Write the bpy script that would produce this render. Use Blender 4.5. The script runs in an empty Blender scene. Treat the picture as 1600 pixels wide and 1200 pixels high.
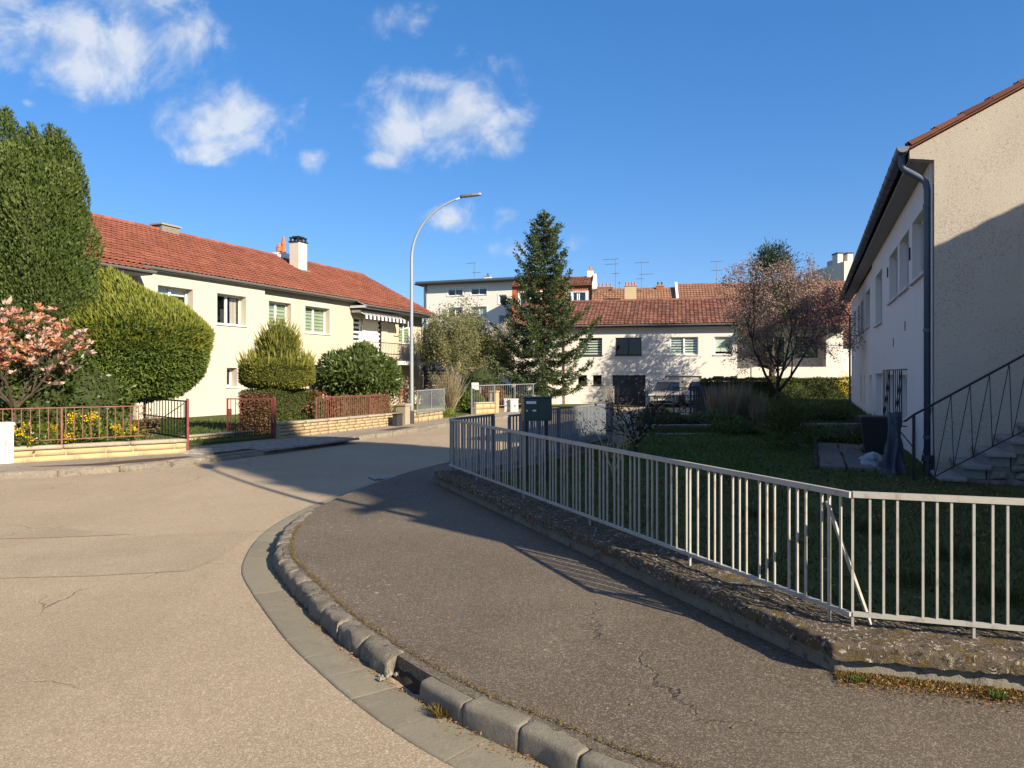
import bpy, bmesh, math, random
import numpy as np
from mathutils import Vector, Matrix, noise as mnoise

C = bpy.context.scene.collection
RNG = np.random.default_rng(7)
random.seed(7)
R = math.radians

# ------------------------------------------------------------------ camera
F, CX, CY, H = 1150.0, 800.0, 584.0, 1.65
cam_d = bpy.data.cameras.new('camera')
cam = bpy.data.objects.new('camera', cam_d); C.objects.link(cam)
cam.location = (0, 0, H); cam.rotation_euler = (R(90), 0, 0)
cam_d.sensor_width = 36.0; cam_d.lens = F / 1600 * 36.0
cam_d.shift_y = -0.01
cam_d.clip_start = 0.05; cam_d.clip_end = 3000
bpy.context.scene.camera = cam

# ------------------------------------------------------------------ sun, exposure
SUN_EL, SUN_D = 27.0, (-0.707, 0.707)          # light travels towards the left and away
sun_d = bpy.data.lights.new('sun', 'SUN'); sun = bpy.data.objects.new('sun', sun_d); C.objects.link(sun)
sun_d.energy = 5.0; sun_d.angle = R(0.5); sun_d.color = (1.0, 0.86, 0.66)
dv = Vector((SUN_D[0] * math.cos(R(SUN_EL)), SUN_D[1] * math.cos(R(SUN_EL)), -math.sin(R(SUN_EL))))
sun.rotation_euler = dv.to_track_quat('-Z', 'Y').to_euler()
vs = bpy.context.scene.view_settings
vs.view_transform = 'Standard'; vs.look = 'None'; vs.gamma = 1.0; vs.use_curve_mapping = False
vs.exposure = 1.12

# ------------------------------------------------------------------ world: Nishita sky and clouds by direction
world = bpy.data.worlds.new('World'); bpy.context.scene.world = world; world.use_nodes = True
nt = world.node_tree; nt.nodes.clear()
def wn(t, **k):
    n = nt.nodes.new(t)
    for a, b in k.items(): setattr(n, a, b)
    return n
def wl(a, b): nt.links.new(a, b)
def wmath(op, a, b=None, c=None, clamp=False):
    n = wn('ShaderNodeMath', operation=op); n.use_clamp = clamp
    for i, v in enumerate((a, b, c)):
        if v is None: continue
        if isinstance(v, (int, float)): n.inputs[i].default_value = v
        else: wl(v, n.inputs[i])
    return n.outputs[0]
def wvec(op, a, b=None):
    n = wn('ShaderNodeVectorMath', operation=op)
    for i, v in enumerate((a, b)):
        if v is None: continue
        if isinstance(v, tuple): n.inputs[i].default_value = v
        else: wl(v, n.inputs[i])
    return n
SKY_STR = 0.075
sky = wn('ShaderNodeTexSky', sky_type='NISHITA'); sky.sun_disc = False
sky.sun_elevation = R(SUN_EL); sky.sun_rotation = R(135)
sky.air_density = 1.0; sky.dust_density = 0.15; sky.ozone_density = 3.0; sky.altitude = 250
hsv = wn('ShaderNodeHueSaturation'); hsv.inputs['Saturation'].default_value = 1.30; hsv.inputs['Value'].default_value = 1.06
gmm = wn('ShaderNodeGamma'); gmm.inputs['Gamma'].default_value = 0.66; wl(sky.outputs[0], hsv.inputs['Color']); wl(hsv.outputs[0], gmm.inputs['Color'])
skc = wn('ShaderNodeMix', data_type='RGBA'); skc.blend_type = 'MULTIPLY'; skc.inputs['Factor'].default_value = 1.0; wl(gmm.outputs[0], skc.inputs['A']); skc.inputs['B'].default_value = (0.90, 1.19, 1.68, 1)
tc = wn('ShaderNodeTexCoord')
sep = wn('ShaderNodeSeparateXYZ'); wl(tc.outputs['Generated'], sep.inputs[0])
yy = wmath('MAXIMUM', sep.outputs[1], 0.05)
gx = wmath('DIVIDE', sep.outputs[0], yy); gzz = wmath('DIVIDE', sep.outputs[2], yy)
comb = wn('ShaderNodeCombineXYZ'); wl(gx, comb.inputs[0]); wl(gzz, comb.inputs[1])
P = comb.outputs[0]
def wnoise(vec, scale, detail=7, rough=0.55, dist=0.0):
    n = wn('ShaderNodeTexNoise'); n.inputs['Scale'].default_value = scale; n.inputs['Detail'].default_value = detail
    n.inputs['Roughness'].default_value = rough; n.inputs['Distortion'].default_value = dist
    wl(vec, n.inputs['Vector']); return n.outputs['Fac']
warp = wn('ShaderNodeTexNoise'); warp.inputs['Scale'].default_value = 9; warp.inputs['Detail'].default_value = 4; wl(P, warp.inputs['Vector'])
wo = wvec('SCALE', wvec('SUBTRACT', warp.outputs['Color'], (0.5, 0.5, 0.5)).outputs[0]); wo.inputs['Scale'].default_value = 0.07
P2 = wvec('ADD', P, wo.outputs[0]).outputs[0]
# clouds: centre and half size as tangents of the direction, weight
CL = [(-.555, .452, .145, .072, 1.05), (-.535, .515, .13, .06, 1.0), (-.70, .470, .12, .080, 1.0), (-.46, .470, .06, .055, .95), (-.425, .340, .050, .038, .9),
      (-.385, .348, .105, .052, 1.05), (-.42, .305, .055, .018, .8), (-.278, .302, .027, .019, .95),
      (-.162, .486, .047, .026, .8), (-.085, .352, .125, .060, .95), (-.175, .295, .036, .016, .95), (-.025, .325, .055, .036, .9), (-.10, .40, .09, .035, .75), (-.15, .33, .06, .045, .95),
      (-.087, .210, .045, .019, .85), (-.005, .210, .022, .012, .75), (.01, .172, .04, .014, .5), (.078, .178, .02, .016, .5), (-.665, .372, .014, .008, .7), (-.595, .385, .016, .009, .6)]
mask = None
for cx, cz, rx, rz, wgt in CL:
    s = wvec('SUBTRACT', P2, (cx, cz, 0)); m = wvec('MULTIPLY', s.outputs[0], (1 / (rx * 1.18), 1 / (rz * 1.18), 0))
    ln = wvec('LENGTH', m.outputs[0]).outputs['Value']
    v = wmath('MULTIPLY', wmath('SUBTRACT', 1.0, ln), wgt)
    if mask is None: mask = v
    else:
        sm = wn('ShaderNodeMath', operation='SMOOTH_MAX'); wl(mask, sm.inputs[0]); wl(v, sm.inputs[1]); sm.inputs[2].default_value = 0.12; mask = sm.outputs[0]
nz = wnoise(P, 11.0, 9, 0.60, 0.35)
off = wvec('ADD', P, (0.018, 0.028, 0.0)).outputs[0]
nz2 = wnoise(off, 11.0, 9, 0.60, 0.35)
raw = wmath('ADD', wmath('MULTIPLY', mask, 0.72), wmath('MULTIPLY', wmath('SUBTRACT', nz, 0.5), 1.9))
ss = wn('ShaderNodeMapRange', interpolation_type='SMOOTHSTEP'); ss.inputs['From Min'].default_value = 0.02; ss.inputs['From Max'].default_value = 0.74
wl(raw, ss.inputs['Value'])
cut = wn('ShaderNodeMapRange', interpolation_type='SMOOTHSTEP'); cut.inputs['From Min'].default_value = -0.25; cut.inputs['From Max'].default_value = 0.10; wl(mask, cut.inputs['Value'])
dens = wmath('MULTIPLY', wmath('MULTIPLY', ss.outputs[0], cut.outputs[0]), 0.72)
lit = wmath('ADD', 0.56, wmath('MULTIPLY', wmath('SUBTRACT', nz, nz2), 4.2), clamp=True)
cc = wn('ShaderNodeMix', data_type='RGBA'); wl(lit, cc.inputs['Factor'])
cc.inputs['A'].default_value = (0.235 / SKY_STR, 0.285 / SKY_STR, 0.365 / SKY_STR, 1); cc.inputs['B'].default_value = (0.43 / SKY_STR, 0.435 / SKY_STR, 0.435 / SKY_STR, 1)
mixc = wn('ShaderNodeMix', data_type='RGBA'); wl(dens, mixc.inputs['Factor']); wl(skc.outputs['Result'], mixc.inputs['A']); wl(cc.outputs['Result'], mixc.inputs['B'])
# scattered cloud added outside the field of view to whiten the ambient fill
gn = wnoise(tc.outputs['Generated'], 3.2, 7, 0.58, 0.3)
gd = wn('ShaderNodeMapRange', interpolation_type='SMOOTHSTEP'); gd.inputs['From Min'].default_value = 0.48; gd.inputs['From Max'].default_value = 0.64; wl(gn, gd.inputs['Value'])
gb = wn('ShaderNodeMapRange', interpolation_type='SMOOTHSTEP'); gb.inputs['From Min'].default_value = 0.62; gb.inputs['From Max'].default_value = 0.35; wl(sep.outputs[1], gb.inputs['Value'])
gup = wn('ShaderNodeMapRange', interpolation_type='SMOOTHSTEP'); gup.inputs['From Min'].default_value = 0.02; gup.inputs['From Max'].default_value = 0.25; wl(sep.outputs[2], gup.inputs['Value'])
gf = wmath('MULTIPLY', wmath('MULTIPLY', gd.outputs[0], gb.outputs[0]), wmath('MULTIPLY', gup.outputs[0], 0.85))
mixg = wn('ShaderNodeMix', data_type='RGBA'); wl(gf, mixg.inputs['Factor']); wl(mixc.outputs['Result'], mixg.inputs['A']); mixg.inputs['B'].default_value = (0.40 / SKY_STR, 0.385 / SKY_STR, 0.365 / SKY_STR, 1); mixc = mixg
bg = wn('ShaderNodeBackground'); bg.inputs['Strength'].default_value = SKY_STR; wl(mixc.outputs['Result'], bg.inputs['Color'])
wout = wn('ShaderNodeOutputWorld'); wl(bg.outputs[0], wout.inputs['Surface'])

# ------------------------------------------------------------------ coordinates
def gz(y): return -0.012 * (min(max(y, 12.0), 60.0) - 12.0)
def W(px, py, h=0.0):
    Y = 15.0
    for _ in range(30): Y = (H - gz(Y) - h) * F / (py - CY)
    return Vector(((px - CX) / F * Y, Y, gz(Y) + h))
def X(px, Y): return (px - CX) / F * Y
def Z(py, Y): return H - (py - CY) / F * Y
def V3(x, y, z=0.0): return Vector((x, y, z))

# ------------------------------------------------------------------ mesh helpers
class MB:
    def __init__(s): s.v = []; s.f = []; s.t = []
    def add(s, vs, fs, tint=None):
        b = len(s.v); s.v += [tuple(v) for v in vs]; s.f += [tuple(b + i for i in f) for f in fs]
        s.t += [random.random() if tint is None else tint] * len(fs)
    def box(s, x0, x1, y0, y1, z0, z1, tint=None):
        s.add([(x0, y0, z0), (x1, y0, z0), (x1, y1, z0), (x0, y1, z0), (x0, y0, z1), (x1, y0, z1), (x1, y1, z1), (x0, y1, z1)],
              [(0, 3, 2, 1), (4, 5, 6, 7), (0, 1, 5, 4), (1, 2, 6, 5), (2, 3, 7, 6), (3, 0, 4, 7)], tint)
    def bbox(s, x0, x1, y0, y1, z0, z1, b=0.01):
        """box with chamfered vertical and top edges"""
        r = lambda d: [(x0 + d, y0 + b), (x0 + b, y0 + d), (x1 - b, y0 + d), (x1 - d, y0 + b), (x1 - d, y1 - b), (x1 - b, y1 - d), (x0 + b, y1 - d), (x0 + d, y1 - b)]
        base = r(0.0); n = 8
        b2 = 2 * b
        rt = [(x0 + b, y0 + b2), (x0 + b2, y0 + b), (x1 - b2, y0 + b), (x1 - b, y0 + b2), (x1 - b, y1 - b2), (x1 - b2, y1 - b), (x0 + b2, y1 - b), (x0 + b, y1 - b2)]
        vs = [(x, y, z0) for x, y in base] + [(x, y, z1 - b) for x, y in base] + [(x, y, z1) for x, y in rt]
        fs = [tuple(reversed(range(n)))] + [(i, (i + 1) % n, n + (i + 1) % n, n + i) for i in range(n)] + [(n + i, n + (i + 1) % n, 2 * n + (i + 1) % n, 2 * n + i) for i in range(n)] + [tuple(range(2 * n, 3 * n))]
        s.add(vs, fs)
    def prism(s, pts, z0, z1):
        """vertical prism from a CCW outline"""
        n = len(pts)
        s.add([(x, y, z0) for x, y in pts] + [(x, y, z1) for x, y in pts],
              [tuple(reversed(range(n))), tuple(range(n, 2 * n))] + [(i, (i + 1) % n, n + (i + 1) % n, n + i) for i in range(n)])
    def extr(s, pts, a, b, axis='x'):
        """outline in the two other axes swept along an axis"""
        n = len(pts)
        mkp = {'x': lambda p, t: (t, p[0], p[1]), 'y': lambda p, t: (p[0], t, p[1])}[axis]
        s.add([mkp(p, a) for p in pts] + [mkp(p, b) for p in pts],
              [tuple(range(n)), tuple(reversed(range(n, 2 * n)))] + [(i, n + i, n + (i + 1) % n, (i + 1) % n) for i in range(n)])
    def tube(s, pts, rad, n=6, cap=True):
        pts = [Vector(p) for p in pts]; m = len(pts)
        if isinstance(rad, (int, float)): rad = [rad] * m
        vs = []; fs = []; ref = None
        for i, p in enumerate(pts):
            t = (pts[min(i + 1, m - 1)] - pts[max(i - 1, 0)])
            if t.length < 1e-9: t = Vector((0, 0, 1))
            t.normalize()
            if ref is None: ref = Vector((1, 0, 0)) if abs(t.x) < 0.8 else Vector((0, 1, 0))
            u = (ref - t * ref.dot(t)); u.normalize(); w = t.cross(u); ref = u
            for k in range(n):
                a = 2 * math.pi * (k + 0.5) / n
                vs.append(p + (u * math.cos(a) + w * math.sin(a)) * rad[i])
        for i in range(m - 1):
            for k in range(n):
                fs.append((i * n + k, i * n + (k + 1) % n, (i + 1) * n + (k + 1) % n, (i + 1) * n + k))
        if cap: fs += [tuple(reversed(range(n))), tuple(range((m - 1) * n, m * n))]
        s.add(vs, fs)
    def lathe(s, prof, n=12, cx=0, cy=0, cap=True):
        vs = []; fs = []; m = len(prof)
        for z, r in prof:
            for k in range(n):
                a = 2 * math.pi * k / n; vs.append((cx + r * math.cos(a), cy + r * math.sin(a), z))
        for i in range(m - 1):
            for k in range(n): fs.append((i * n + k, i * n + (k + 1) % n, (i + 1) * n + (k + 1) % n, (i + 1) * n + k))
        if cap: fs += [tuple(reversed(range(n))), tuple(range((m - 1) * n, m * n))]
        s.add(vs, fs)
    def mesh(s, name):
        me = bpy.data.meshes.new(name); me.from_pydata(s.v, [], s.f)
        at = me.attributes.new('tint', 'FLOAT', 'FACE'); at.data.foreach_set('value', np.array(s.t, dtype=np.float32))
        me.update(); return me

def link(name, me, m=None, parent=None, loc=(0, 0, 0), rz=0.0, smooth=False):
    o = bpy.data.objects.new(name, me); C.objects.link(o)
    if m is not None and not me.materials: me.materials.append(m)
    if parent is not None: o.parent = parent
    o.location = loc; o.rotation_euler = (0, 0, rz)
    if smooth: me.polygons.foreach_set('use_smooth', [True] * len(me.polygons))
    return o
def obj(name, mb, m, parent=None, loc=(0, 0, 0), rz=0.0, smooth=False):
    return link(name, mb.mesh(name), m, parent, loc, rz, smooth)
def tag(o, label=None, cat=None, group=None, kind=None):
    if label: o['label'] = label
    if cat: o['category'] = cat
    if group: o['group'] = group
    if kind: o['kind'] = kind
    return o
def thing(name, label, cat, loc=(0, 0, 0), rz=0.0, group=None):
    o = bpy.data.objects.new(name, None); C.objects.link(o); o.location = loc; o.rotation_euler = (0, 0, rz)
    o.empty_display_size = 0.2
    return tag(o, label, cat, group)
def box(name, m, parent, *a, loc=(0, 0, 0), rz=0.0, b=None):
    mb = MB()
    if b: mb.bbox(*a, b)
    else: mb.box(*a)
    return obj(name, mb, m, parent, loc, rz)
def cp(o, parent=None, loc=None, rz=None):
    c = o.copy(); C.objects.link(c)
    if parent is not None: c.parent = parent
    if loc is not None: c.location = loc
    if rz is not None: c.rotation_euler = (0, 0, rz)
    return c
def copy_tree(o, parent=None):
    c = o.copy(); C.objects.link(c)
    if parent is not None: c.parent = parent
    for ch in list(o.children): copy_tree(ch, c)
    return c

def sheet(name, pts, h, m, kind='structure', zf=None, cuts=(12.0, 60.0), grid=None, amp=0.0, skirt=0.0):
    bm = bmesh.new(); bm.faces.new([bm.verts.new((x, y, 0)) for x, y in pts])
    bmesh.ops.triangulate(bm, faces=bm.faces[:])
    for c in cuts: bmesh.ops.bisect_plane(bm, geom=bm.verts[:] + bm.edges[:] + bm.faces[:], plane_co=(0, c, 0), plane_no=(0, 1, 0))
    if grid:
        xs = [p[0] for p in pts]; ys = [p[1] for p in pts]
        for c in np.arange(min(xs) + grid, max(xs), grid): bmesh.ops.bisect_plane(bm, geom=bm.verts[:] + bm.edges[:] + bm.faces[:], plane_co=(c, 0, 0), plane_no=(1, 0, 0))
        for c in np.arange(min(ys) + grid, max(ys), grid): bmesh.ops.bisect_plane(bm, geom=bm.verts[:] + bm.edges[:] + bm.faces[:], plane_co=(0, c, 0), plane_no=(0, 1, 0))
    for v in bm.verts:
        z = (zf(v.co.x, v.co.y) if zf else gz(v.co.y)) + h
        if amp: z += amp * mnoise.noise(Vector((v.co.x * .9, v.co.y * .9, 0)))
        v.co.z = z
    bmesh.ops.recalc_face_normals(bm, faces=bm.faces[:])
    if sum(f.normal.z * f.calc_area() for f in bm.faces) < 0: bmesh.ops.reverse_faces(bm, faces=bm.faces[:])
    if skirt:
        ed = [e for e in bm.edges if e.is_boundary]; g = bmesh.ops.extrude_edge_only(bm, edges=ed)
        for v in g['geom']:
            if isinstance(v, bmesh.types.BMVert): v.co.z -= skirt
    me = bpy.data.meshes.new(name); bm.to_mesh(me); bm.free()
    o = link(name, me, m); o['kind'] = kind
    return o

def catmull(pts, step):
    P_ = [Vector((p[0], p[1])) for p in pts]; out = []
    P_ = [P_[0] * 2 - P_[1]] + P_ + [P_[-1] * 2 - P_[-2]]
    for i in range(1, len(P_) - 2):
        a, b, c, d = P_[i - 1:i + 3]
        for k in range(20):
            t = k / 20
            out.append(0.5 * ((2 * b) + (c - a) * t + (2 * a - 5 * b + 4 * c - d) * t * t + (3 * b - a - 3 * c + d) * t ** 3))
    out.append(P_[-2])
    res = [out[0]]; acc = 0.0
    for i in range(1, len(out)):
        seg = out[i] - out[i - 1]; L = seg.length
        while acc + L >= step:
            q = (step - acc) / L if L > 0 else 0
            p = out[i] - seg + seg * q; res.append(p)
            seg = out[i] - p; L = seg.length; acc = 0.0
        acc += L
    return res
def offset(pl, d):
    o = []
    for i, p in enumerate(pl):
        t = (pl[min(i + 1, len(pl) - 1)] - pl[max(i - 1, 0)]).normalized(); o.append(p + Vector((t.y, -t.x)) * d)
    return o
# ------------------------------------------------------------------ materials
class N:
    def __init__(s, name):
        s.m = bpy.data.materials.new(name); s.m.use_nodes = True; s.t = s.m.node_tree; s.t.nodes.clear()
        s.out = s.n('ShaderNodeOutputMaterial'); s.tc = s.n('ShaderNodeTexCoord'); oi = s.n('ShaderNodeObjectInfo'); sc_ = s.n('ShaderNodeMath', operation='MULTIPLY'); sc_.inputs[1].default_value = 37.0
        s.l(oi.outputs['Random'], sc_.inputs[0]); ad = s.n('ShaderNodeVectorMath', operation='ADD'); s.l(s.tc.outputs['Object'], ad.inputs[0]); s.l(sc_.outputs[0], ad.inputs[1]); s.co = ad.outputs[0]
    def n(s, t, **k):
        n = s.t.nodes.new(t)
        for a, b in k.items(): setattr(n, a, b)
        return n
    def l(s, a, b): s.t.links.new(a, b)
    def noise(s, scale, detail=4, rough=.55, dist=0.0, vec=None):
        n = s.n('ShaderNodeTexNoise'); n.inputs['Scale'].default_value = scale; n.inputs['Detail'].default_value = detail
        n.inputs['Roughness'].default_value = rough; n.inputs['Distortion'].default_value = dist; s.l(vec or s.co, n.inputs['Vector']); return n.outputs['Fac']
    def voro(s, scale, feature='F1', out='Distance', vec=None, rnd=1.0):
        n = s.n('ShaderNodeTexVoronoi', feature=feature); n.inputs['Scale'].default_value = scale; n.inputs['Randomness'].default_value = rnd
        s.l(vec or s.co, n.inputs['Vector']); return n.outputs[out]
    def ramp(s, v, a, b, smooth=True):
        n = s.n('ShaderNodeMapRange'); n.interpolation_type = 'SMOOTHSTEP' if smooth else 'LINEAR'
        n.inputs['From Min'].default_value = a; n.inputs['From Max'].default_value = b; s.l(v, n.inputs['Value']); return n.outputs[0]
    def mix(s, f, a, b, mode='MIX'):
        n = s.n('ShaderNodeMix', data_type='RGBA'); n.blend_type = mode
        for k, v in (('Factor', f), ('A', a), ('B', b)):
            if isinstance(v, (int, float)): n.inputs[k].default_value = v
            elif isinstance(v, tuple): n.inputs[k].default_value = (*v, 1)
            else: s.l(v, n.inputs[k])
        return n.outputs['Result']
    def math(s, op, a, b=0.0, clamp=False):
        n = s.n('ShaderNodeMath', operation=op); n.use_clamp = clamp
        for i, v in enumerate((a, b)):
            if isinstance(v, (int, float)): n.inputs[i].default_value = v
            else: s.l(v, n.inputs[i])
        return n.outputs[0]
    def tint(s):
        n = s.n('ShaderNodeAttribute'); n.attribute_name = 'tint'; return n.outputs['Fac']
    def bump(s, h, strength, dist=0.01):
        n = s.n('ShaderNodeBump'); n.inputs['Strength'].default_value = strength; n.inputs['Distance'].default_value = dist; s.l(h, n.inputs['Height']); return n.outputs[0]
    def bsdf(s, col, rough=.7, metal=0.0, spec=.3, normal=None):
        b = s.n('ShaderNodeBsdfPrincipled')
        for k, v in (('Base Color', col), ('Roughness', rough), ('Metallic', metal), ('Specular IOR Level', spec)):
            if isinstance(v, tuple): b.inputs[k].default_value = (*v, 1)
            elif isinstance(v, (int, float)): b.inputs[k].default_value = v
            else: s.l(v, b.inputs[k])
        if normal is not None: s.l(normal, b.inputs['Normal'])
        s.l(b.outputs[0], s.out.inputs['Surface']); return b

def plain(name, c, rough=.6, metal=0.0, spec=.3, var=.12, scale=6.0, bump=0.0, bscale=120.0, dirt=None, tint=0.0):
    k = N(name); d = tuple(x * (1 - var) for x in c)
    col = k.mix(k.noise(scale, 5), d, tuple(min(1, x * (1 + var)) for x in c))
    if dirt: col = k.mix(k.math('MULTIPLY', k.ramp(k.noise(scale * .6, 8, .65, .4), .5, .72), dirt[1]), col, dirt[0])
    if tint: col = k.mix(k.math('MULTIPLY', k.tint(), tint), col, tuple(x * .45 for x in c))
    nrm = k.bump(k.noise(bscale, 3), bump, .01) if bump else None
    k.bsdf(col, rough, metal, spec, nrm); return k.m

def asphalt(name, c, c2, stone, lichen=0.0, cracks=.62, big=.35):
    k = N(name)
    col = k.mix(k.ramp(k.noise(big, 6, .6), .35, .65), c, c2)
    col = k.mix(k.math('MULTIPLY', k.ramp(k.noise(2.3, 6, .65), .5, .75), .35), col, tuple(x * .78 for x in c))
    g1 = k.voro(210, 'F1', 'Color'); gs = k.n('ShaderNodeSeparateColor'); k.l(g1, gs.inputs[0])
    col = k.mix(k.math('MULTIPLY', k.ramp(gs.outputs[0], .62, 1.0), .55), col, stone)
    col = k.mix(k.math('MULTIPLY', k.ramp(gs.outputs[1], .62, .98), .45), col, tuple(x * .38 for x in c))
    g2 = k.voro(105, 'F1', 'Color'); g2s = k.n('ShaderNodeSeparateColor'); k.l(g2, g2s.inputs[0])
    col = k.mix(k.math('MULTIPLY', k.ramp(g2s.outputs[0], .80, 1.0), .35), col, stone)
    col = k.mix(k.math('MULTIPLY', k.ramp(k.noise(7, 6, .7), .50, .8), .28), col, tuple(x * .66 for x in c))
    mp = k.n('ShaderNodeMapping'); mp.inputs['Rotation'].default_value = (0, 0, -.55); mp.inputs['Scale'].default_value = (1.1, .09, 1); k.l(k.co, mp.inputs['Vector'])
    col = k.mix(k.math('MULTIPLY', k.ramp(k.noise(1.0, 5, .6, 0, mp.outputs[0]), .48, .72), .22), col, tuple(x * .70 for x in c))
    # cracks
    wv = k.n('ShaderNodeVectorMath', operation='ADD'); nn = k.n('ShaderNodeTexNoise'); nn.inputs['Scale'].default_value = 1.6; nn.inputs['Detail'].default_value = 6; k.l(k.co, nn.inputs['Vector'])
    sc = k.n('ShaderNodeVectorMath', operation='SCALE'); k.l(nn.outputs['Color'], sc.inputs[0]); sc.inputs['Scale'].default_value = .75
    k.l(k.co, wv.inputs[0]); k.l(sc.outputs[0], wv.inputs[1])
    ed = k.voro(.55, 'DISTANCE_TO_EDGE', 'Distance', wv.outputs[0])
    cr = k.math('MULTIPLY', k.math('SUBTRACT', 1.0, k.ramp(ed, .0010, .0052)), k.ramp(k.noise(.5, 3), .50, .60))
    col = k.mix(k.math('MULTIPLY', cr, cracks), col, tuple(x * .22 for x in c))
    if lichen:
        li = k.math('MULTIPLY', k.ramp(k.noise(21, 5, .7, .4), .60, .66), k.ramp(k.noise(.7, 4), .42, .66))
        col = k.mix(k.math('MULTIPLY', li, lichen), col, (.40, .37, .30))
        mo = k.math('MULTIPLY', k.ramp(k.noise(9, 6, .7), .58, .70), k.ramp(k.noise(.9, 4, .5, 2), .5, .7))
        col = k.mix(k.math('MULTIPLY', mo, lichen * .5), col, (.10, .085, .045))
    h = k.math('ADD', k.math('MULTIPLY', k.noise(150, 3, .7), 1.0), k.math('MULTIPLY', cr, -2.5))
    k.bsdf(col, .86, 0, .25, k.bump(h, .55, .008)); return k.m

def stone(name, c, c2, lich, l_amt=.6, moss=0.0, mscale=5.0, bump=.6, l2=(.03, .028, .024), l2_amt=.6, tint=.35):
    k = N(name)
    col = k.mix(k.noise(4.0, 7, .65), c, c2)
    col = k.mix(k.math('MULTIPLY', k.tint(), tint), col, tuple(x * .6 for x in c))
    col = k.mix(k.math('MULTIPLY', k.ramp(k.noise(70, 4, .7), .5, .8), .45), col, tuple(x * .45 for x in c))
    col = k.mix(k.math('MULTIPLY', k.ramp(k.noise(mscale * 2.2, 8, .7, .6), .54, .62), l2_amt), col, l2)
    col = k.mix(k.math('MULTIPLY', k.ramp(k.noise(mscale * 3.4, 6, .72, 1.2), .56, .62), l_amt), col, lich)
    if moss: col = k.mix(k.math('MULTIPLY', k.ramp(k.noise(mscale, 6, .7, .3), .52, .62), moss), col, (.105, .078, .018))
    k.bsdf(col, .92, 0, .15, k.bump(k.math('ADD', k.noise(45, 6, .75), k.math('MULTIPLY', k.noise(150, 3), .5)), bump, .015)); return k.m

def foliage(name, c1, c2, trans=.28, rough=.55, spec=.25, c3=None):
    k = N(name); t = k.tint()
    col = k.mix(t, c1, c2)
    if c3: col = k.mix(k.ramp(k.noise(1.1, 3), .45, .75), col, c3)
    col = k.mix(k.math('MULTIPLY', k.noise(2.5, 3), .35), col, tuple(x * .55 for x in c1))
    b = k.bsdf(col, rough, 0, spec)
    tr = k.n('ShaderNodeBsdfTranslucent'); k.l(col, tr.inputs['Color'])
    mx = k.n('ShaderNodeMixShader'); mx.inputs[0].default_value = trans; k.l(b.outputs[0], mx.inputs[1]); k.l(tr.outputs[0], mx.inputs[2])
    k.l(mx.outputs[0], k.out.inputs['Surface']); return k.m

def tiles(name, c1, c2, c3, moss=(.10, .085, .06), mamt=.35):
    k = N(name); col = k.mix(k.tint(), c1, c2)
    col = k.mix(k.math('MULTIPLY', k.ramp(k.noise(.55, 6, .65), .42, .7), .55), col, c3)
    col = k.mix(k.math('MULTIPLY', k.ramp(k.noise(5, 8, .75), .58, .75), mamt), col, moss)
    col = k.mix(k.math('MULTIPLY', k.ramp(k.noise(30, 4, .7), .62, .75), .3), col, (.45, .36, .28))
    k.bsdf(col, .8, 0, .25, k.bump(k.noise(60, 3), .25, .01)); return k.m

def glass(name, tintc=(.90, .94, .92), refl=.12):
    k = N(name); ge = k.n('ShaderNodeNewGeometry'); dp_ = k.n('ShaderNodeVectorMath', operation='DOT_PRODUCT'); k.l(ge.outputs['Normal'], dp_.inputs[0]); k.l(ge.outputs['Incoming'], dp_.inputs[1])
    fz_ = k.math('POWER', k.math('SUBTRACT', 1.0, k.math('ABSOLUTE', dp_.outputs['Value']), True), 5.0)
    f = k.math('ADD', k.math('MULTIPLY', fz_, .9), refl * .4, clamp=True)
    tr = k.n('ShaderNodeBsdfTransparent'); tr.inputs['Color'].default_value = (*tintc, 1)
    gl = k.n('ShaderNodeBsdfGlossy'); gl.inputs['Roughness'].default_value = .02; gl.inputs['Color'].default_value = (.95, .97, 1, 1)
    mx = k.n('ShaderNodeMixShader'); k.l(f, mx.inputs[0]); k.l(tr.outputs[0], mx.inputs[1]); k.l(gl.outputs[0], mx.inputs[2]); k.l(mx.outputs[0], k.out.inputs['Surface']); return k.m

def plaster(name, c, var=.06, streak=.25, bump=.25, bs=180, sc=(.32, .30, .26), speck=0.0):
    k = N(name)
    col = k.mix(k.noise(1.3, 6, .6), tuple(x * (1 - var) for x in c), tuple(min(1, x * (1 + var)) for x in c))
    mp = k.n('ShaderNodeMapping'); mp.inputs['Scale'].default_value = (2.2, 2.2, .18); k.l(k.co, mp.inputs['Vector'])
    col = k.mix(k.math('MULTIPLY', k.ramp(k.noise(1.4, 6, .65, 0, mp.outputs[0]), .55, .82), streak), col, sc)
    if speck:
        col = k.mix(k.math('MULTIPLY', k.ramp(k.noise(22, 5, .75), .56, .70), speck), col, tuple(x * .35 for x in c))
        col = k.mix(k.math('MULTIPLY', k.math('MULTIPLY', k.ramp(k.noise(40, 4, .75), .50, .66), k.ramp(k.noise(.9, 4), .42, .65)), speck), col, tuple(x * .30 for x in c))
    k.bsdf(col, .88, 0, .15, k.bump(k.noise(bs, 4, .7), bump, .012)); return k.m

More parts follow.
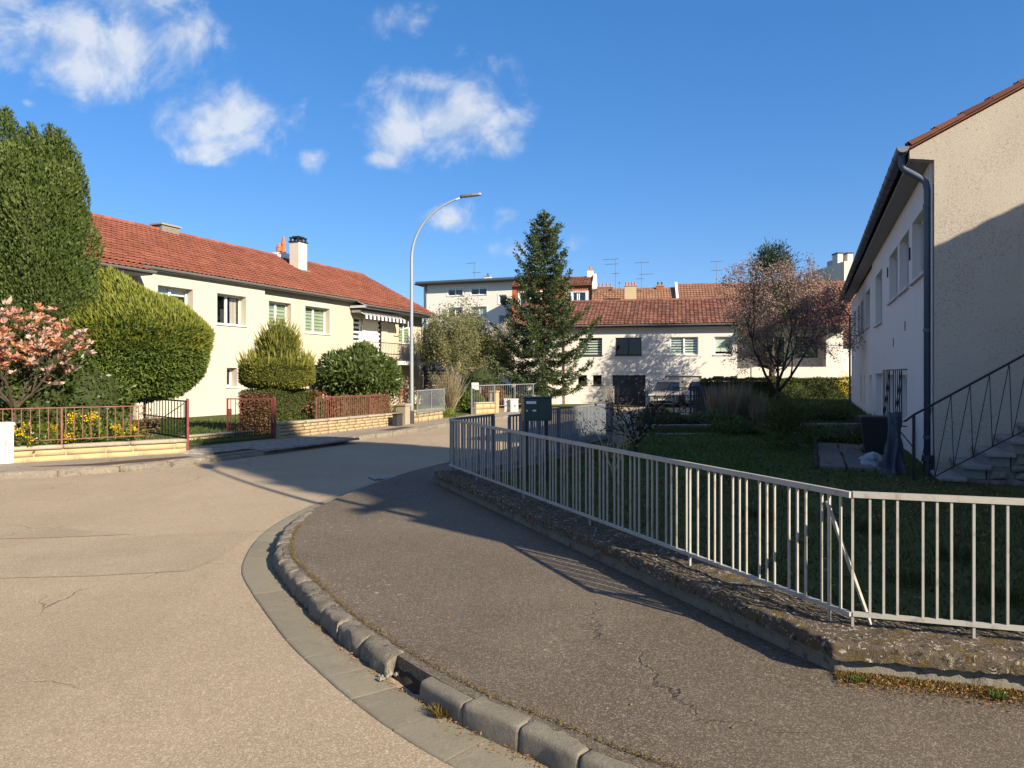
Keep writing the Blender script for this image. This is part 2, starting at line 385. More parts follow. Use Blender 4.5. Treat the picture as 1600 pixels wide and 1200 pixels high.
m = {}
m['road'] = asphalt('road_asphalt', (.285, .220, .146), (.335, .262, .176), (.60, .51, .38))
m['road_patch'] = asphalt('patch_asphalt', (.268, .210, .143), (.315, .250, .172), (.58, .49, .37), cracks=.3)
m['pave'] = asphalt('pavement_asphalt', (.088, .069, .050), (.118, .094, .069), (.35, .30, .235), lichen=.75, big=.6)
m['pave_l'] = asphalt('far_pavement_asphalt', (.235, .195, .150), (.275, .23, .18), (.42, .37, .30), lichen=.35)
m['kerb'] = stone('kerb_stone', (.165, .145, .115), (.255, .225, .18), (.42, .40, .34), .35, moss=.25, l2_amt=.45, bump=.9)
m['kerb_new'] = stone('kerb_concrete', (.165, .148, .115), (.215, .195, .152), (.32, .30, .26), .25, l2_amt=.15, bump=.5)
m['gutter'] = stone('gutter_slab', (.195, .175, .125), (.25, .225, .165), (.34, .31, .25), .15, l2_amt=.12, bump=.35, mscale=3)
m['wall_cap'] = stone('lichened_concrete', (.060, .047, .034), (.170, .135, .098), (.52, .47, .39), .80, moss=.85, mscale=8.5, l2_amt=.95, bump=1.0)
m['wall_low'] = stone('old_concrete', (.165, .145, .115), (.235, .21, .165), (.36, .34, .30), .3, moss=.3, l2_amt=.6, bump=.6)
m['fence'] = plain('grey_paint', (.33, .32, .285), .5, 0, .4, .10, 20, dirt=((.15, .11, .075), .6))
m['fence_dk'] = plain('slate_paint', (.155, .175, .20), .5, 0, .4, .06, 12)
m['iron'] = plain('black_iron', (.014, .014, .016), .5, .0, .4)
m['red'] = plain('red_paint', (.165, .036, .032), .6, 0, .3, .2, 14, dirt=((.16, .085, .06), .9))
m['red_faded'] = plain('faded_red_paint', (.17, .070, .056), .7, 0, .25, .25, 8, dirt=((.26, .18, .155), .7))
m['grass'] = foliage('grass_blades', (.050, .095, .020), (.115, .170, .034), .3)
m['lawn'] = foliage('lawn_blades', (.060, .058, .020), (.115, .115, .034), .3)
m['grass_dry'] = foliage('dry_grass', (.24, .18, .10), (.38, .30, .18), .3)
m['grass_gr'] = plain('lawn_ground', (.060, .075, .022), .95, 0, .1, .35, 3, bump=.5, bscale=60, dirt=((.07, .055, .03), .6))
m['soil'] = plain('soil', (.045, .036, .026), .95, 0, .1, .4, 5, bump=.8, bscale=30)
m['earth'] = plain('earth', (.09, .085, .045), .95, 0, .1, .3, .2)
m['cream'] = plaster('cream_plaster', (.465, .43, .358), .05, .30, .15)
m['cream2'] = plaster('buff_plaster', (.45, .402, .308), .05, .30, .15)
m['white_pl'] = plaster('white_plaster', (.62, .59, .545), .04, .14, .12)
m['grey_pl'] = plaster('grey_plaster', (.42, .39, .35), .05, .12, .12)
m['rside'] = plaster('pale_plaster', (.66, .635, .61), .05, .25, .2)
m['rside2'] = plaster('pale_grey_plaster', (.70, .68, .655), .05, .2, .2)
m['rgable'] = plaster('roughcast', (.51, .455, .375), .10, .40, .7, 120, (.22, .185, .145), speck=.65)
m['apt'] = plaster('apartment_render', (.72, .69, .63), .03, .08, .1)
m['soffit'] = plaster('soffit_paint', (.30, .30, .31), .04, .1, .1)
m['tile_l'] = tiles('red_tiles', (.185, .064, .040), (.275, .098, .064), (.155, .055, .038), mamt=.3)
m['tile_m'] = tiles('brown_tiles', (.125, .055, .040), (.26, .12, .085), (.11, .052, .040), mamt=.35)
m['tile_r'] = tiles('dark_tiles', (.13, .050, .036), (.22, .085, .055), (.10, .05, .04))
m['tile_far'] = tiles('weathered_tiles', (.19, .105, .068), (.30, .155, .095), (.16, .10, .07), mamt=.5)
m['tile_or'] = tiles('orange_tiles', (.175, .088, .058), (.25, .125, .082), (.15, .08, .055), mamt=.3)
m['zinc'] = plain('zinc', (.30, .31, .32), .42, .55, .5, .12, 4)
m['zinc_dk'] = plain('dark_zinc', (.070, .095, .135), .5, .1, .4, .15, 4)
m['pvc'] = plain('white_pvc', (.74, .74, .73), .35, 0, .5, .03)
m['sill'] = plain('white_sill', (.66, .64, .60), .6, 0, .3, .05)
m['trim'] = plain('pale_trim', (.50, .50, .51), .6, 0, .3, .05)
m['glass'] = glass('window_glass')
m['glass_dk'] = glass('dark_glass', (.30, .32, .33), .1)
m['anth'] = plain('anthracite', (.032, .036, .042), .45, 0, .4, .05)
m['garage_dk'] = plain('navy_garage_door', (.030, .036, .046), .55, 0, .3, .05)
m['garage_lt'] = plain('beige_garage_door', (.44, .40, .35), .6, 0, .3, .05)
m['blind_w'] = plain('white_blind', (.70, .71, .66), .7, 0, .2, .03)
m['blind_l'] = plain('pale_sage_blind', (.36, .40, .30), .7, 0, .2, .05)
m['blind_g'] = plain('sage_blind', (.16, .19, .125), .7, 0, .2, .05)
m['curtain'] = plain('pink_curtain', (.60, .48, .46), .8, 0, .2, .06)
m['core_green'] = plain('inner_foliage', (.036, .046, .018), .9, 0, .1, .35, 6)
m['yewtip_sunlit'] = foliage('golden_sunlit_shoots', (.140, .165, .026), (.265, .280, .045), .32)  # golden shoot tone with the sunlit look of the bush top put in
m['dark'] = plain('dark_interior', (.05, .05, .052), .8)
m['shutter'] = plain('cream_shutter', (.68, .63, .53), .6, 0, .3, .03)
m['chim'] = plaster('chimney_render', (.57, .525, .45), .06, .25, .2)
m['chim_old'] = plaster('old_chimney_render', (.42, .34, .22), .15, .6, .3, 60, (.12, .10, .08))
m['terra'] = plain('terracotta', (.42, .13, .055), .7, 0, .25, .15, 9)
m['darkmetal'] = plain('dark_metal', (.035, .032, .03), .5, .4, .4)
m['ystone'] = stone('yellow_stone', (.40, .295, .155), (.49, .375, .21), (.52, .45, .32), .25, l2_amt=.10, l2=(.30, .21, .11), bump=.4, tint=.25)
m['ystone2'] = stone('weathered_yellow_stone', (.36, .27, .15), (.47, .36, .21), (.50, .45, .36), .35, l2_amt=.35, l2=(.13, .11, .08), bump=.6)
m['coping'] = stone('coping_concrete', (.30, .255, .19), (.38, .33, .255), (.44, .42, .36), .3, l2_amt=.18, bump=.4)
m['rubble'] = stone('rubble_stone', (.17, .16, .14), (.28, .26, .23), (.40, .38, .34), .3, l2_amt=.4)
m['cobble'] = stone('cobble_stone', (.27, .245, .21), (.36, .33, .28), (.42, .40, .36), .2, l2_amt=.2, tint=.5)
m['step'] = stone('step_concrete', (.25, .24, .225), (.32, .31, .29), (.42, .41, .38), .25, l2_amt=.25)
m['bark'] = plain('bark', (.075, .060, .046), .9, 0, .1, .35, 12, bump=.7, bscale=40)
m['bark_lt'] = plain('pale_twigs', (.33, .275, .165), .85, 0, .15, .25, 10)
m['bark_dk'] = plain('dark_twigs', (.042, .034, .030), .9, 0, .1, .3, 10)
m['thuja'] = foliage('thuja_sprays', (.040, .072, .018), (.120, .155, .034), .25)
m['yewbush'] = foliage('juniper_sprays', (.055, .098, .022), (.165, .220, .040), .27, c3=(.160, .200, .030))
m['yew'] = foliage('yew_sprays', (.115, .135, .026), (.280, .275, .050), .32)
m['hedge'] = foliage('hedge_leaves', (.046, .066, .018), (.130, .150, .034), .27)
m['hedge_br'] = foliage('brown_hedge_twigs', (.12, .070, .034), (.22, .135, .068), .15)
m['laurel'] = foliage('laurel_leaves', (.035, .066, .016), (.120, .160, .036), .2, .32, .5)
m['spruce'] = foliage('spruce_needles', (.034, .060, .026), (.115, .155, .056), .25)
m['pine'] = foliage('pine_needles', (.020, .042, .024), (.055, .085, .038), .2)
m['bud'] = foliage('budding_leaves', (.115, .130, .050), (.28, .285, .14), .35)
m['willow'] = foliage('young_leaves', (.10, .115, .026), (.225, .225, .060), .35)
m['cherry'] = foliage('plum_leaves', (.20, .135, .110), (.46, .345, .29), .36)
m['cherry_dk'] = foliage('dark_plum_leaves', (.030, .018, .022), (.065, .040, .042), .2)
m['blossom_w'] = foliage('white_blossom', (.44, .37, .28), (.60, .52, .42), .35)
m['magnolia'] = foliage('magnolia_petals', (.58, .25, .10), (.66, .36, .28), .35, c3=(.55, .24, .26))
m['mag_pale'] = foliage('pale_petals', (.68, .44, .36), (.72, .56, .48), .35)
m['green_sh'] = foliage('bright_shrub_leaves', (.105, .155, .020), (.205, .260, .035), .35)
m['yellow'] = foliage('yellow_flowers', (.72, .48, .010), (.80, .60, .02), .3)
m['redshrub'] = foliage('red_shrub_leaves', (.16, .055, .025), (.30, .115, .050), .3)
m['litter'] = foliage('leaf_litter', (.20, .085, .030), (.36, .19, .07), .15)
m['moss'] = foliage('moss_tufts', (.090, .062, .016), (.185, .135, .030), .2)
m['boxwhite'] = plain('white_cabinet', (.54, .53, .51), .5, 0, .4, .03)
m['mailgreen'] = plain('green_postbox', (.010, .042, .038), .4, 0, .45, .08)
m['lamp_pole'] = plain('galvanised_steel', (.30, .34, .38), .4, .35, .5, .08)
m['lamp_head'] = plain('lamp_housing', (.11, .13, .14), .45, .2, .4)
m['lamp_dif'] = plain('lamp_lens', (.45, .45, .42), .3)
m['car_grey'] = plain('grey_car_paint', (.34, .33, .31), .22, .25, .5, .02)
m['car_silver'] = plain('silver_car_paint', (.42, .43, .45), .25, .6, .5, .02)
m['car_glass'] = plain('car_glass', (.012, .018, .024), .05, 0, .8, .02)
m['chrome'] = plain('chrome', (.6, .6, .6), .15, 1, .5, .02)
m['headlamp'] = plain('headlamp_glass', (.62, .62, .60), .12, .3, .6, .02)
m['rubber'] = plain('rubber', (.015, .015, .016), .8)
m['plate'] = plain('number_plate', (.72, .72, .72), .5)
m['bin'] = plain('bin_plastic', (.018, .018, .022), .5)
m['tarp'] = plain('blue_tarpaulin', (.035, .048, .070), .5, 0, .4, .3, 5)
m['sack'] = plain('plastic_sack', (.24, .27, .32), .4, 0, .4, .1, 8)
m['pathslab'] = stone('path_slab', (.13, .11, .105), (.19, .165, .155), (.25, .24, .23), .15, l2_amt=.2)
m['wood_dk'] = plain('dark_wood', (.055, .040, .028), .8, 0, .2, .3, 8)
m['manhole'] = plain('rusty_asphalt', (.085, .055, .040), .9, 0, .2, .3, 6, bump=.6, bscale=80)
m['brick'] = plain('red_brick', (.30, .092, .050), .85, 0, .2, .22, 5)
m['antenna'] = plain('antenna_metal', (.12, .13, .15), .5, .5, .4)
m['slatwood'] = plain('brown_slats', (.09, .066, .048), .85, 0, .2, .3, 5)
# ------------------------------------------------------------------ ground, road, pavements
U = Vector((0.375, 0.927)); NR = Vector((0.927, -0.375))      # street direction and its right-hand normal
def terr(x, y): return gz(y)
tp = []
for i in range(64):
    a = 2 * math.pi * i / 64; tp.append((900 * math.cos(a), 900 * math.sin(a)))
sheet('ground', tp, -0.10, m['earth'])
sheet('road', [(-45, -30), (45, -30), (45, 46.5), (-20, 46.5), (-45, 20)], 0.0, m['road'])

KR = [(3.6, .75), (2.2, 1.72), (1.2, 2.32), (.45, 2.82), (.06, 3.17), (-.207, 3.41), (-.505, 3.75), (-.77, 4.1), (-1.12, 4.6), (-1.42, 5.11), (-1.75, 5.7), (-2.02, 6.25), (-2.2, 6.9), (-2.3, 7.5), (-2.33, 8.1), (-2.29, 8.8),
      (-2.18, 9.5), (-2.02, 10.2), (-1.74, 11.4), (-1.40, 12.4), (-.72, 14.2), (.16, 16.4), (1.05, 18.6), (2.0, 21.0), (3.1, 24.0)]
KL = [(-22, 2.5), (-16.0, 5.6), (-11.6, 9.0), (-7.95, 11.45), (-7.0, 11.9), (-5.95, 13.2), (-5.5, 14.3), (-5.0, 15.6), (-4.08, 18.8), (-3.04, 21.9), (-2.07, 25.9), (-.5, 30.2), (1.2, 34.4), (2.0, 36.6)]
PAV = 0.115
krs = catmull(KR, 0.05); kls = catmull(KL, 0.05)
def poly(l): return [(p[0], p[1]) for p in l]
WC = Vector((1.66, 3.785)); W1 = Vector((-.384, .923)); W2 = Vector((.956, -.293)); FC = Vector((1.81, 3.95)); TIP = FC + W1 * 7.0
S3 = Vector((2.35, 17.0)); W3 = (S3 - TIP).normalized()
pv = poly(offset(krs, .075)[::3]) + [(5.2, 27.4), (3.9, 23.0), (S3.x + .3, S3.y), (TIP.x + .1, TIP.y), (FC.x, FC.y + .1), (FC.x + W2.x * 6, FC.y + W2.y * 6 + .1), (11, -1), (9, -3)]
sheet('pavement_by_railing', pv, PAV - .004, m['pave'], skirt=.2)
GW = [Vector((-13.0, 8.6)), Vector((-8.75, 12.55)), Vector((-6.45, 14.6))]
GL = [Vector((-5.74, 18.25)), Vector((-3.75, 24.4))]
lv = poly(offset(kls, -.10)[::4]) + [(1.0, 38.0), (-2.2, 32), (-3.7, 25), (-5.8, 18.5), (-6.9, 16), (-6.5, 14.8), (-8.9, 12.7), (-13.2, 8.8), (-22, 4.5)]
sheet('pavement_opposite', lv, PAV, m['pave_l'], skirt=.2)
# worn patches on the road
sheet('road_patch', [(-9, 3.0), (-5.2, 6.6), (-4.6, 7.15), (-3.5, 7.55), (-2.66, 7.75), (-2.62, 6.6), (-2.72, 6.15), (-3.4, 6.0), (-4.4, 5.9), (-7, 4.0)], 0.004, m['road_patch'])
sheet('road_patch', [(-9.0, 7.6), (-5.9, 8.2), (-3.9, 7.55), (-4.6, 7.4), (-9.0, 6.9)], 0.004, m['road_patch'])
sheet('repaired_asphalt', [(-8.0, 12.15), (-7.2, 12.6), (-6.7, 13.35), (-6.15, 13.9), (-5.95, 13.75), (-6.35, 13.0), (-6.9, 12.35)], PAV + .004, m['manhole'])
sheet('repaired_asphalt', [(-3.9, 21.4), (-3.45, 23.1), (-3.05, 23.1), (-3.45, 21.4)], PAV + .004, m['manhole'])

def stone_mesh(name, L, Wd, Hh, rough, seed, nx=7, ny=4, nz=4, round_=.012):
    """a worn block, x along, y across (0..Wd), z from 0 to Hh"""
    rr = random.Random(seed); mb = MB(); idx = {}
    bm = bmesh.new(); bmesh.ops.create_cube(bm, size=1.0)
    bmesh.ops.subdivide_edges(bm, edges=[e for e in bm.edges if abs((e.verts[0].co - e.verts[1].co).x) > .5], cuts=nx - 1)
    bmesh.ops.subdivide_edges(bm, edges=[e for e in bm.edges if abs((e.verts[0].co - e.verts[1].co).y) > .5], cuts=ny - 1)
    bmesh.ops.subdivide_edges(bm, edges=[e for e in bm.edges if abs((e.verts[0].co - e.verts[1].co).z) > .5], cuts=nz - 1, use_grid_fill=True)
    for v in bm.verts:
        x, y, z = v.co; p = Vector((x * L, (y + .5) * Wd, (z + .5) * Hh))
        ed = (abs(x) > .49) + (abs(y) > .49) + (abs(z) > .49)
        c = Vector((0, Wd / 2, Hh / 2))
        if ed >= 2:
            q = (c - p); p += Vector((q.x / max(L, .01) * round_ * 2 if abs(x) > .49 else 0, (round_ if y < 0 else -round_) if abs(y) > .49 else 0, (-round_ if z > 0 else 0) if abs(z) > .49 else 0))
        n1 = mnoise.noise_vector(p * 9 + Vector((seed * 3.1, 0, 0))); n2 = mnoise.noise_vector(p * 26 + Vector((0, seed * 1.7, 0)))
        d = n1 * rough + n2 * rough * .55
        if z < -.49: d.z = 0
        v.co = p + d
    me = bpy.data.meshes.new(name); bm.to_mesh(me); bm.free()
    at = me.attributes.new('tint', 'FLOAT', 'FACE'); at.data.foreach_set('value', np.full(len(me.polygons), rr.random(), dtype=np.float32))
    me.polygons.foreach_set('use_smooth', [True] * len(me.polygons))
    return me

# right-hand kerb: worn stones along the curve, one missing; flat gutter slabs in front
kerb = thing('kerb', None, None); kerb['kind'] = 'structure'
gut = thing('gutter', None, None); gut['kind'] = 'structure'
def curve_at(cs, acc, s):
    k = min(max(int(np.searchsorted(acc, s)) - 1, 0), len(cs) - 2); t = (s - acc[k]) / max(acc[k + 1] - acc[k], 1e-6); p = cs[k].lerp(cs[k + 1], t)
    d = (cs[min(k + 3, len(cs) - 1)] - cs[max(k - 2, 0)]).normalized(); return p, Vector((d.y, -d.x))
krd = catmull(KR, .02); kac = np.concatenate([[0], np.cumsum([(b - a).length for a, b in zip(krd[:-1], krd[1:])])])
def bent_stone(name, s0, s1, prof, rough, mat, parent, seed, zoff, low=0.0, end=.006, back=0.0):
    """a block that follows the kerb line; prof lists (distance from the line, height)"""
    st_ = [s0, s0 + .006, s0 + .016] + list(np.linspace(s0 + .04, s1 - .04, 7)) + [s1 - .016, s1 - .006, s1]; vs = []; n = len(prof); fs = []
    for i, s in enumerate(st_):
        sh = end if i in (0, len(st_) - 1) else (end * .25 if i in (1, len(st_) - 2) else 0); p, nr = curve_at(krd, kac, s); z0 = gz(p.y) + zoff - low
        for y, z in prof:
            yy_ = y + (sh if y < .02 else (-sh if y > .1 else 0)); zz_ = z - (sh if z > 0 else 0); q = Vector((p.x + nr.x * yy_, p.y + nr.y * yy_, zz_))
            d = (mnoise.noise_vector(q * 8 + Vector((seed, 0, 0))) + mnoise.noise_vector(q * 21) * .8 + mnoise.noise_vector(q * 45) * .5) * rough
            if z < 0: d *= .2
            vs.append(q + d + Vector((0, 0, z0)))
    for i in range(len(st_) - 1):
        for k in range(n - 1): fs.append((i * n + k, (i + 1) * n + k, (i + 1) * n + k + 1, i * n + k + 1))
    mb = MB(); mb.add(vs, fs); tv_ = mb.t[0]; mb.add(vs[:n], [tuple(range(n))], tv_); mb.add(vs[-n:], [tuple(reversed(range(n)))], tv_); return obj(name, mb, mat, parent, smooth=True)
KP = [(0, -.06), (.0, .02), (.002, .078), (.005, .094), (.012, .104), (.024, .109), (.07, .111), (.112, .109), (.122, .103), (.125, -.06)]
KW = [(0, -.06), (-.004, .02), (.002, .06), (.010, .088), (.022, .104), (.044, .112), (.08, .114), (.112, .111), (.122, .105), (.125, -.06)]
GP = [(-.262, -.05), (-.262, .002), (-.256, .008), (-.24, .010), (-.12, .006), (-.015, .009), (-.006, .006), (-.006, -.05)]
s = .6; rk_ = random.Random(4); i = 0
while s < kac[-1] - .4:
    L = .345 * rk_.uniform(.92, 1.06); p, nr = curve_at(krd, kac, s + L / 2)
    low = .062 * max(0, min(1, (p.y - 8.2) / 1.3)) if p.x < 0 and p.y > 8 else 0
    crisp = p.y < 3.72 or p.y > 9.0
    if (p - Vector((-.64, 3.92))).length < .18 and 'mid_gap' not in globals(): mid_gap = (p, math.atan2(-nr.x, nr.y))
    else: bent_stone('kerb_stone', s, s + L - .004, KP if crisp else KW, .0035 if crisp else .017, m['kerb_new'] if crisp else m['kerb'], kerb, i, rk_.uniform(-.004, .004), low)
    s += L; i += 1
s = .6
while s < kac[-1] - 9:
    L = .36 * rk_.uniform(.9, 1.08); bent_stone('gutter_slab', s, s + L - .002, GP, .0018, m['gutter'], gut, i, rk_.uniform(-.0008, .0008), 0, .0012); s += L; i += 1
# crumbled bed where the kerb stone is missing
sg = float(kac[int(np.argmin([(p - mid_gap[0]).length for p in krd]))])
bent_stone('crumbled_bed', sg - .17, sg + .17, [(.02, -.06), (.03, .0), (.045, .018), (.065, .034), (.085, .055), (.105, .085), (.118, .10), (.125, -.06)], .022, m['soil'], kerb, 77, 0)
# opposite kerb
kerb2 = thing('kerb', None, None); kerb2['kind'] = 'structure'
lk = [stone_mesh('kerb_stone', .90, .15, .20, .012, 200 + s, nx=8, ny=3, nz=3, round_=.02) for s in range(5)]
for w_ in lk: w_.materials.append(m['kerb'])
st = catmull(KL, .92)
for a, b in zip(st[:-1], st[1:]):
    mid = (a + b) / 2; t = b - a; ang = math.atan2(t.y, t.x)
    if mid.x < -13: continue
    low = .05 if 13.6 < mid.y < 18.2 else 0
    link('kerb_stone', random.choice(lk), None, kerb2, (mid.x, mid.y, gz(mid.y) - .08 - low + random.uniform(-.008, .008)), ang + random.uniform(-.02, .02))

# cobbled crossover by the gates (too small to pick apart singly)
mb = MB()
for a in np.arange(0, 4.6, .125):
    for c in np.arange(-.75, .62, .125):
        p = Vector((-5.75, 14.2)) + U * a - NR * (c + .55) + Vector((random.uniform(-.02, .02), random.uniform(-.02, .02)))
        if a < 1.2 and c < -.3: continue
        s_ = .052; z0 = gz(p.y) + PAV - .03; z1 = gz(p.y) + PAV + .020 + random.uniform(-.008, .01); q = .036; ca = random.uniform(-.2, .2) + .38
        ex = Vector((math.cos(ca), math.sin(ca))); ey = Vector((-ex.y, ex.x))
        b0 = [p - ex * s_ - ey * s_, p + ex * s_ - ey * s_, p + ex * s_ + ey * s_, p - ex * s_ + ey * s_]
        b1 = [p - ex * q - ey * q, p + ex * q - ey * q, p + ex * q + ey * q, p - ex * q + ey * q]
        mb.add([(v.x, v.y, z0) for v in b0] + [(v.x, v.y, z1 - .008) for v in b0] + [(v.x, v.y, z1) for v in b1],
               [(0, 1, 5, 4), (1, 2, 6, 5), (2, 3, 7, 6), (3, 0, 4, 7), (4, 5, 9, 8), (5, 6, 10, 9), (6, 7, 11, 10), (7, 4, 8, 11), (8, 9, 10, 11)])
o = obj('cobbles', mb, m['cobble']); o['kind'] = 'stuff'
b0_ = Vector((-5.75, 14.2)); q4 = [b0_ - NR * .0 , b0_ + U * 4.6, b0_ + U * 4.6 - NR * 1.1, b0_ + U * 1.1 - NR * 1.1]
sheet('cobble_bed', poly(q4), PAV + .004, m['soil'])

# gardens
def ug(x, y): return gz(y)
o = sheet('lawn_opposite', [(-24, 0), (-13.2, 8.8), (-8.9, 12.72), (-6.6, 14.75), (-7.0, 16.0), (-5.9, 18.4), (-3.9, 24.5), (-2.0, 31), (-1.5, 40), (-8, 48), (-16, 30), (-24, 12)], .17, m['grass_gr'], amp=.04, grid=1.5, skirt=.3)
o = sheet('lawn', [(FC.x + .12, FC.y + .1), (FC.x + 6, FC.y - 1.7), (13, -2), (16, 10), (13, 20.2), (3.7, 20.2), (2.6, 17), (TIP.x + .2, TIP.y)], .06, m['grass_gr'], zf=lambda x, y: 0.0, cuts=(), amp=.05, grid=.8)
o = sheet('terrace', [(3.7, 20.0), (14, 20.0), (22, 42.8), (10.6, 42.8), (8.1, 28.2), (7.0, 26.5), (4.3, 25.4)], .20, m['grass_gr'], zf=lambda x, y: 0.0, cuts=(), amp=.06, grid=1.0, skirt=.4)
o = sheet('lawn_verge', [(2.8, 44.6), (8.0, 45.0), (7.7, 49.0), (-1.5, 51.0), (-6, 50), (-5, 43)], .06, m['grass_gr'])

o = sheet('flower_bed', [(3.9, 20.3), (11.2, 20.4), (11.6, 25.6), (7.2, 26.3), (4.7, 25.3)], .212, m['soil'], zf=lambda x, y: 0.0, cuts=(), amp=.06, grid=.5)
# ------------------------------------------------------------------ low wall and railing on the right
def rough_strip(name, outline, z0, z1, mat, parent, amp, fine=0.0):
    """a long rough block with a plan outline given as left and right polylines"""
    Lp, Rp = outline; mb = MB(); n = len(Lp)
    vs = []; fs = []
    for i in range(n):
        a, b = Lp[i], Rp[i]
        prof = [(0, z0), (0, z0 * .7 + z1 * .3), (0, z0 * .4 + z1 * .6), (.0, z1 - .018), (.015, z1 - .006), (.05, z1)] + [(t_, z1) for t_ in np.linspace(.1, .9, 14 if fine else 4)] + [(.95, z1), (1, z1 - .015), (1, z0)]; prof_n = len(prof)
        for t, z in prof:
            p = a.lerp(b, t); q = Vector((p.x, p.y, z)); d = mnoise.noise_vector(q * 7) * amp + mnoise.noise_vector(q * 22) * amp * .7
            if fine: d = d + mnoise.noise_vector(q * 48) * fine + Vector((0, 0, abs(mnoise.noise(q * 90)) * fine))
            vs.append(q + d)
    for i in range(n - 1):
        for k in range(prof_n - 1):
            fs.append((i * prof_n + k, i * prof_n + k + 1, (i + 1) * prof_n + k + 1, (i + 1) * prof_n + k))
    fs.append(tuple(range(prof_n))); fs.append(tuple(reversed(range((n - 1) * prof_n, n * prof_n))))
    mb.add(vs, fs, .3); bmx = mb.mesh(name)
    o = link(name, bmx, mat, parent, smooth=True); return o
gw = thing('garden_wall', 'low lichen-covered concrete wall carrying the pale bar railing beside the pavement', 'wall')
def strip(path, dl, dr, step=.07):
    out = []
    for a, b in zip(path[:-1], path[1:]):
        k = max(1, int((b - a).length / step)); out += [a.lerp(b, i / k) for i in range(k)]
    out.append(path[-1]); return out
N1 = Vector((.923, .384)); N2 = Vector((.293, .956))
tipw = WC + W1 * 7.05
def seg(a, b, k): return [a.lerp(b, i / k) for i in range(k + 1)]
ci = WC + Vector((.29, .32))                                   # inner corner, 0.39 behind both faces
NA, NB = 330, 170
outer = seg(tipw, WC, NA)[:-1] + seg(WC, WC + W2 * 4.2, NB); inner = seg(tipw + N1 * .36, ci, NA)[:-1] + seg(ci, WC + W2 * 4.2 + N2 * .39, NB)
def exp(pl, d):
    r = []
    for p in pl: r.append(p)
    return r
off_o = [p - (N1 if i < NA else N2 if i > NA + 2 else (N1 + N2) * .7) * .045 for i, p in enumerate(outer)]
rough_strip('wall_base', (outer, inner), -.15, .212, m['wall_low'], gw, .006)
cop = rough_strip('coping', (off_o, inner), .204, .285, m['wall_cap'], gw, .010, .010)

bar_cache = {}
def bar_mesh(w, d, h, mat):
    k = (w, d, round(h, 4), mat.name)
    if k not in bar_cache:
        mb = MB(); mb.box(-w / 2, w / 2, -d / 2, d / 2, 0, h, .3); bar_cache[k] = mb.mesh('bar'); bar_cache[k].materials.append(mat)
    return bar_cache[k]
def railing(name, label, cat, p0, p1, zb, zt, xs, mat, bw=.0115, bd=.0115, rail=(.028, .032), brail=(.026, .022), posts=(), post_z=None, z0=0.0, dz=0.0, group=None, barname='bar', pw=.02):
    d = (p1 - p0); L = d.length; ang = math.atan2(d.y, d.x)
    t = thing(name, label, cat, (p0.x, p0.y, z0), ang, group)
    tilt = math.atan2(dz, L)
    def rl(nm, z, hh, ww):
        mb = MB(); mb.add([(0, -ww / 2, z), (L, -ww / 2, z + dz), (L, ww / 2, z + dz), (0, ww / 2, z), (0, -ww / 2, z + hh), (L, -ww / 2, z + hh + dz), (L, ww / 2, z + hh + dz), (0, ww / 2, z + hh)],
                          [(0, 3, 2, 1), (4, 5, 6, 7), (0, 1, 5, 4), (1, 2, 6, 5), (2, 3, 7, 6), (3, 0, 4, 7)], .2)
        obj(nm, mb, mat, t)
    rl('top_rail', zt - rail[1], rail[1], rail[0]); rl('bottom_rail', zb, brail[1], brail[0])
    me = bar_mesh(bw, bd, zt - rail[1] - zb - brail[1], mat)
    for x in xs:
        if 0 <= x <= L and not any(abs(x - q_) < .035 for q_ in posts): link(barname, me, None, t, (x, 0, zb + brail[1] + dz * x / L))
    for x in posts:
        pz = zb - .1 if post_z is None else post_z
        mb = MB(); mb.box(x - pw / 2, x + pw / 2, -pw / 2 - .001, pw / 2 + .001, pz + dz * x / L, zt - rail[1] - .001 + dz * x / L, .2); obj('post', mb, mat, t)
    return t
def triples(L, a=.066, b=.120, start=0.0):
    xs = []; x = start; k = 0
    while x < L: xs.append(x); k += 1; x += b if k % 3 == 0 else a
    return xs
T1 = railing('railing', 'long pale grey bar railing running along the wall from the corner towards the green postbox', 'railing', FC - W1 * .012, TIP, .352, 1.018, triples(7.0, start=.07), m['fence'], posts=(.15, 1.42, 2.9, 4.4, 5.9), post_z=.26, pw=.0125)
for x in (.16,):
    mb = MB(); mb.tube([(x + .02, -.012, .94), (x - .14, -.17, .27)], .011, 4); obj('brace', mb, m['fence'], T1)
T2 = railing('railing', 'short pale railing at the right edge in front of the steps', 'railing', FC + W2 * .016, FC + W2 * 4.1, .353, 1.020, triples(4.1, start=.085), m['fence'], posts=(.0, .57, 1.8, 3.0), post_z=.262, pw=.0125)
# third side, along the far street, of wider flat slats
L3 = (S3 - TIP).length
Ta = railing('railing', 'slate grey end piece of railing between the wall tip and the garden gate', 'railing', TIP + W3 * .03, TIP + W3 * 1.35, .30, 1.018, np.arange(.05, 1.3, .085), m['fence_dk'], bw=.035, bd=.012, posts=(.03, 1.28), post_z=-.05, pw=.05)
Tg = railing('garden_gate', 'grey slatted garden gate standing beside the green postbox', 'gate', TIP + W3 * 1.42 + NR * .22, TIP + W3 * 2.45 + NR * .30, .14, 1.0, np.arange(.04, 1.0, .10), m['fence_dk'], bw=.03, bd=.012, posts=(.015, .99), post_z=.10, pw=.04)
Tc = railing('railing', 'dense slate grey flat-slat railing behind the green postbox', 'railing', TIP + W3 * 2.35, S3, .22, 1.015, np.arange(.05, L3 - 2.4, .085), m['fence_dk'], bw=.042, bd=.012, posts=np.arange(.03, L3 - 2.4, 1.6), post_z=-.05, pw=.05, dz=-.03)
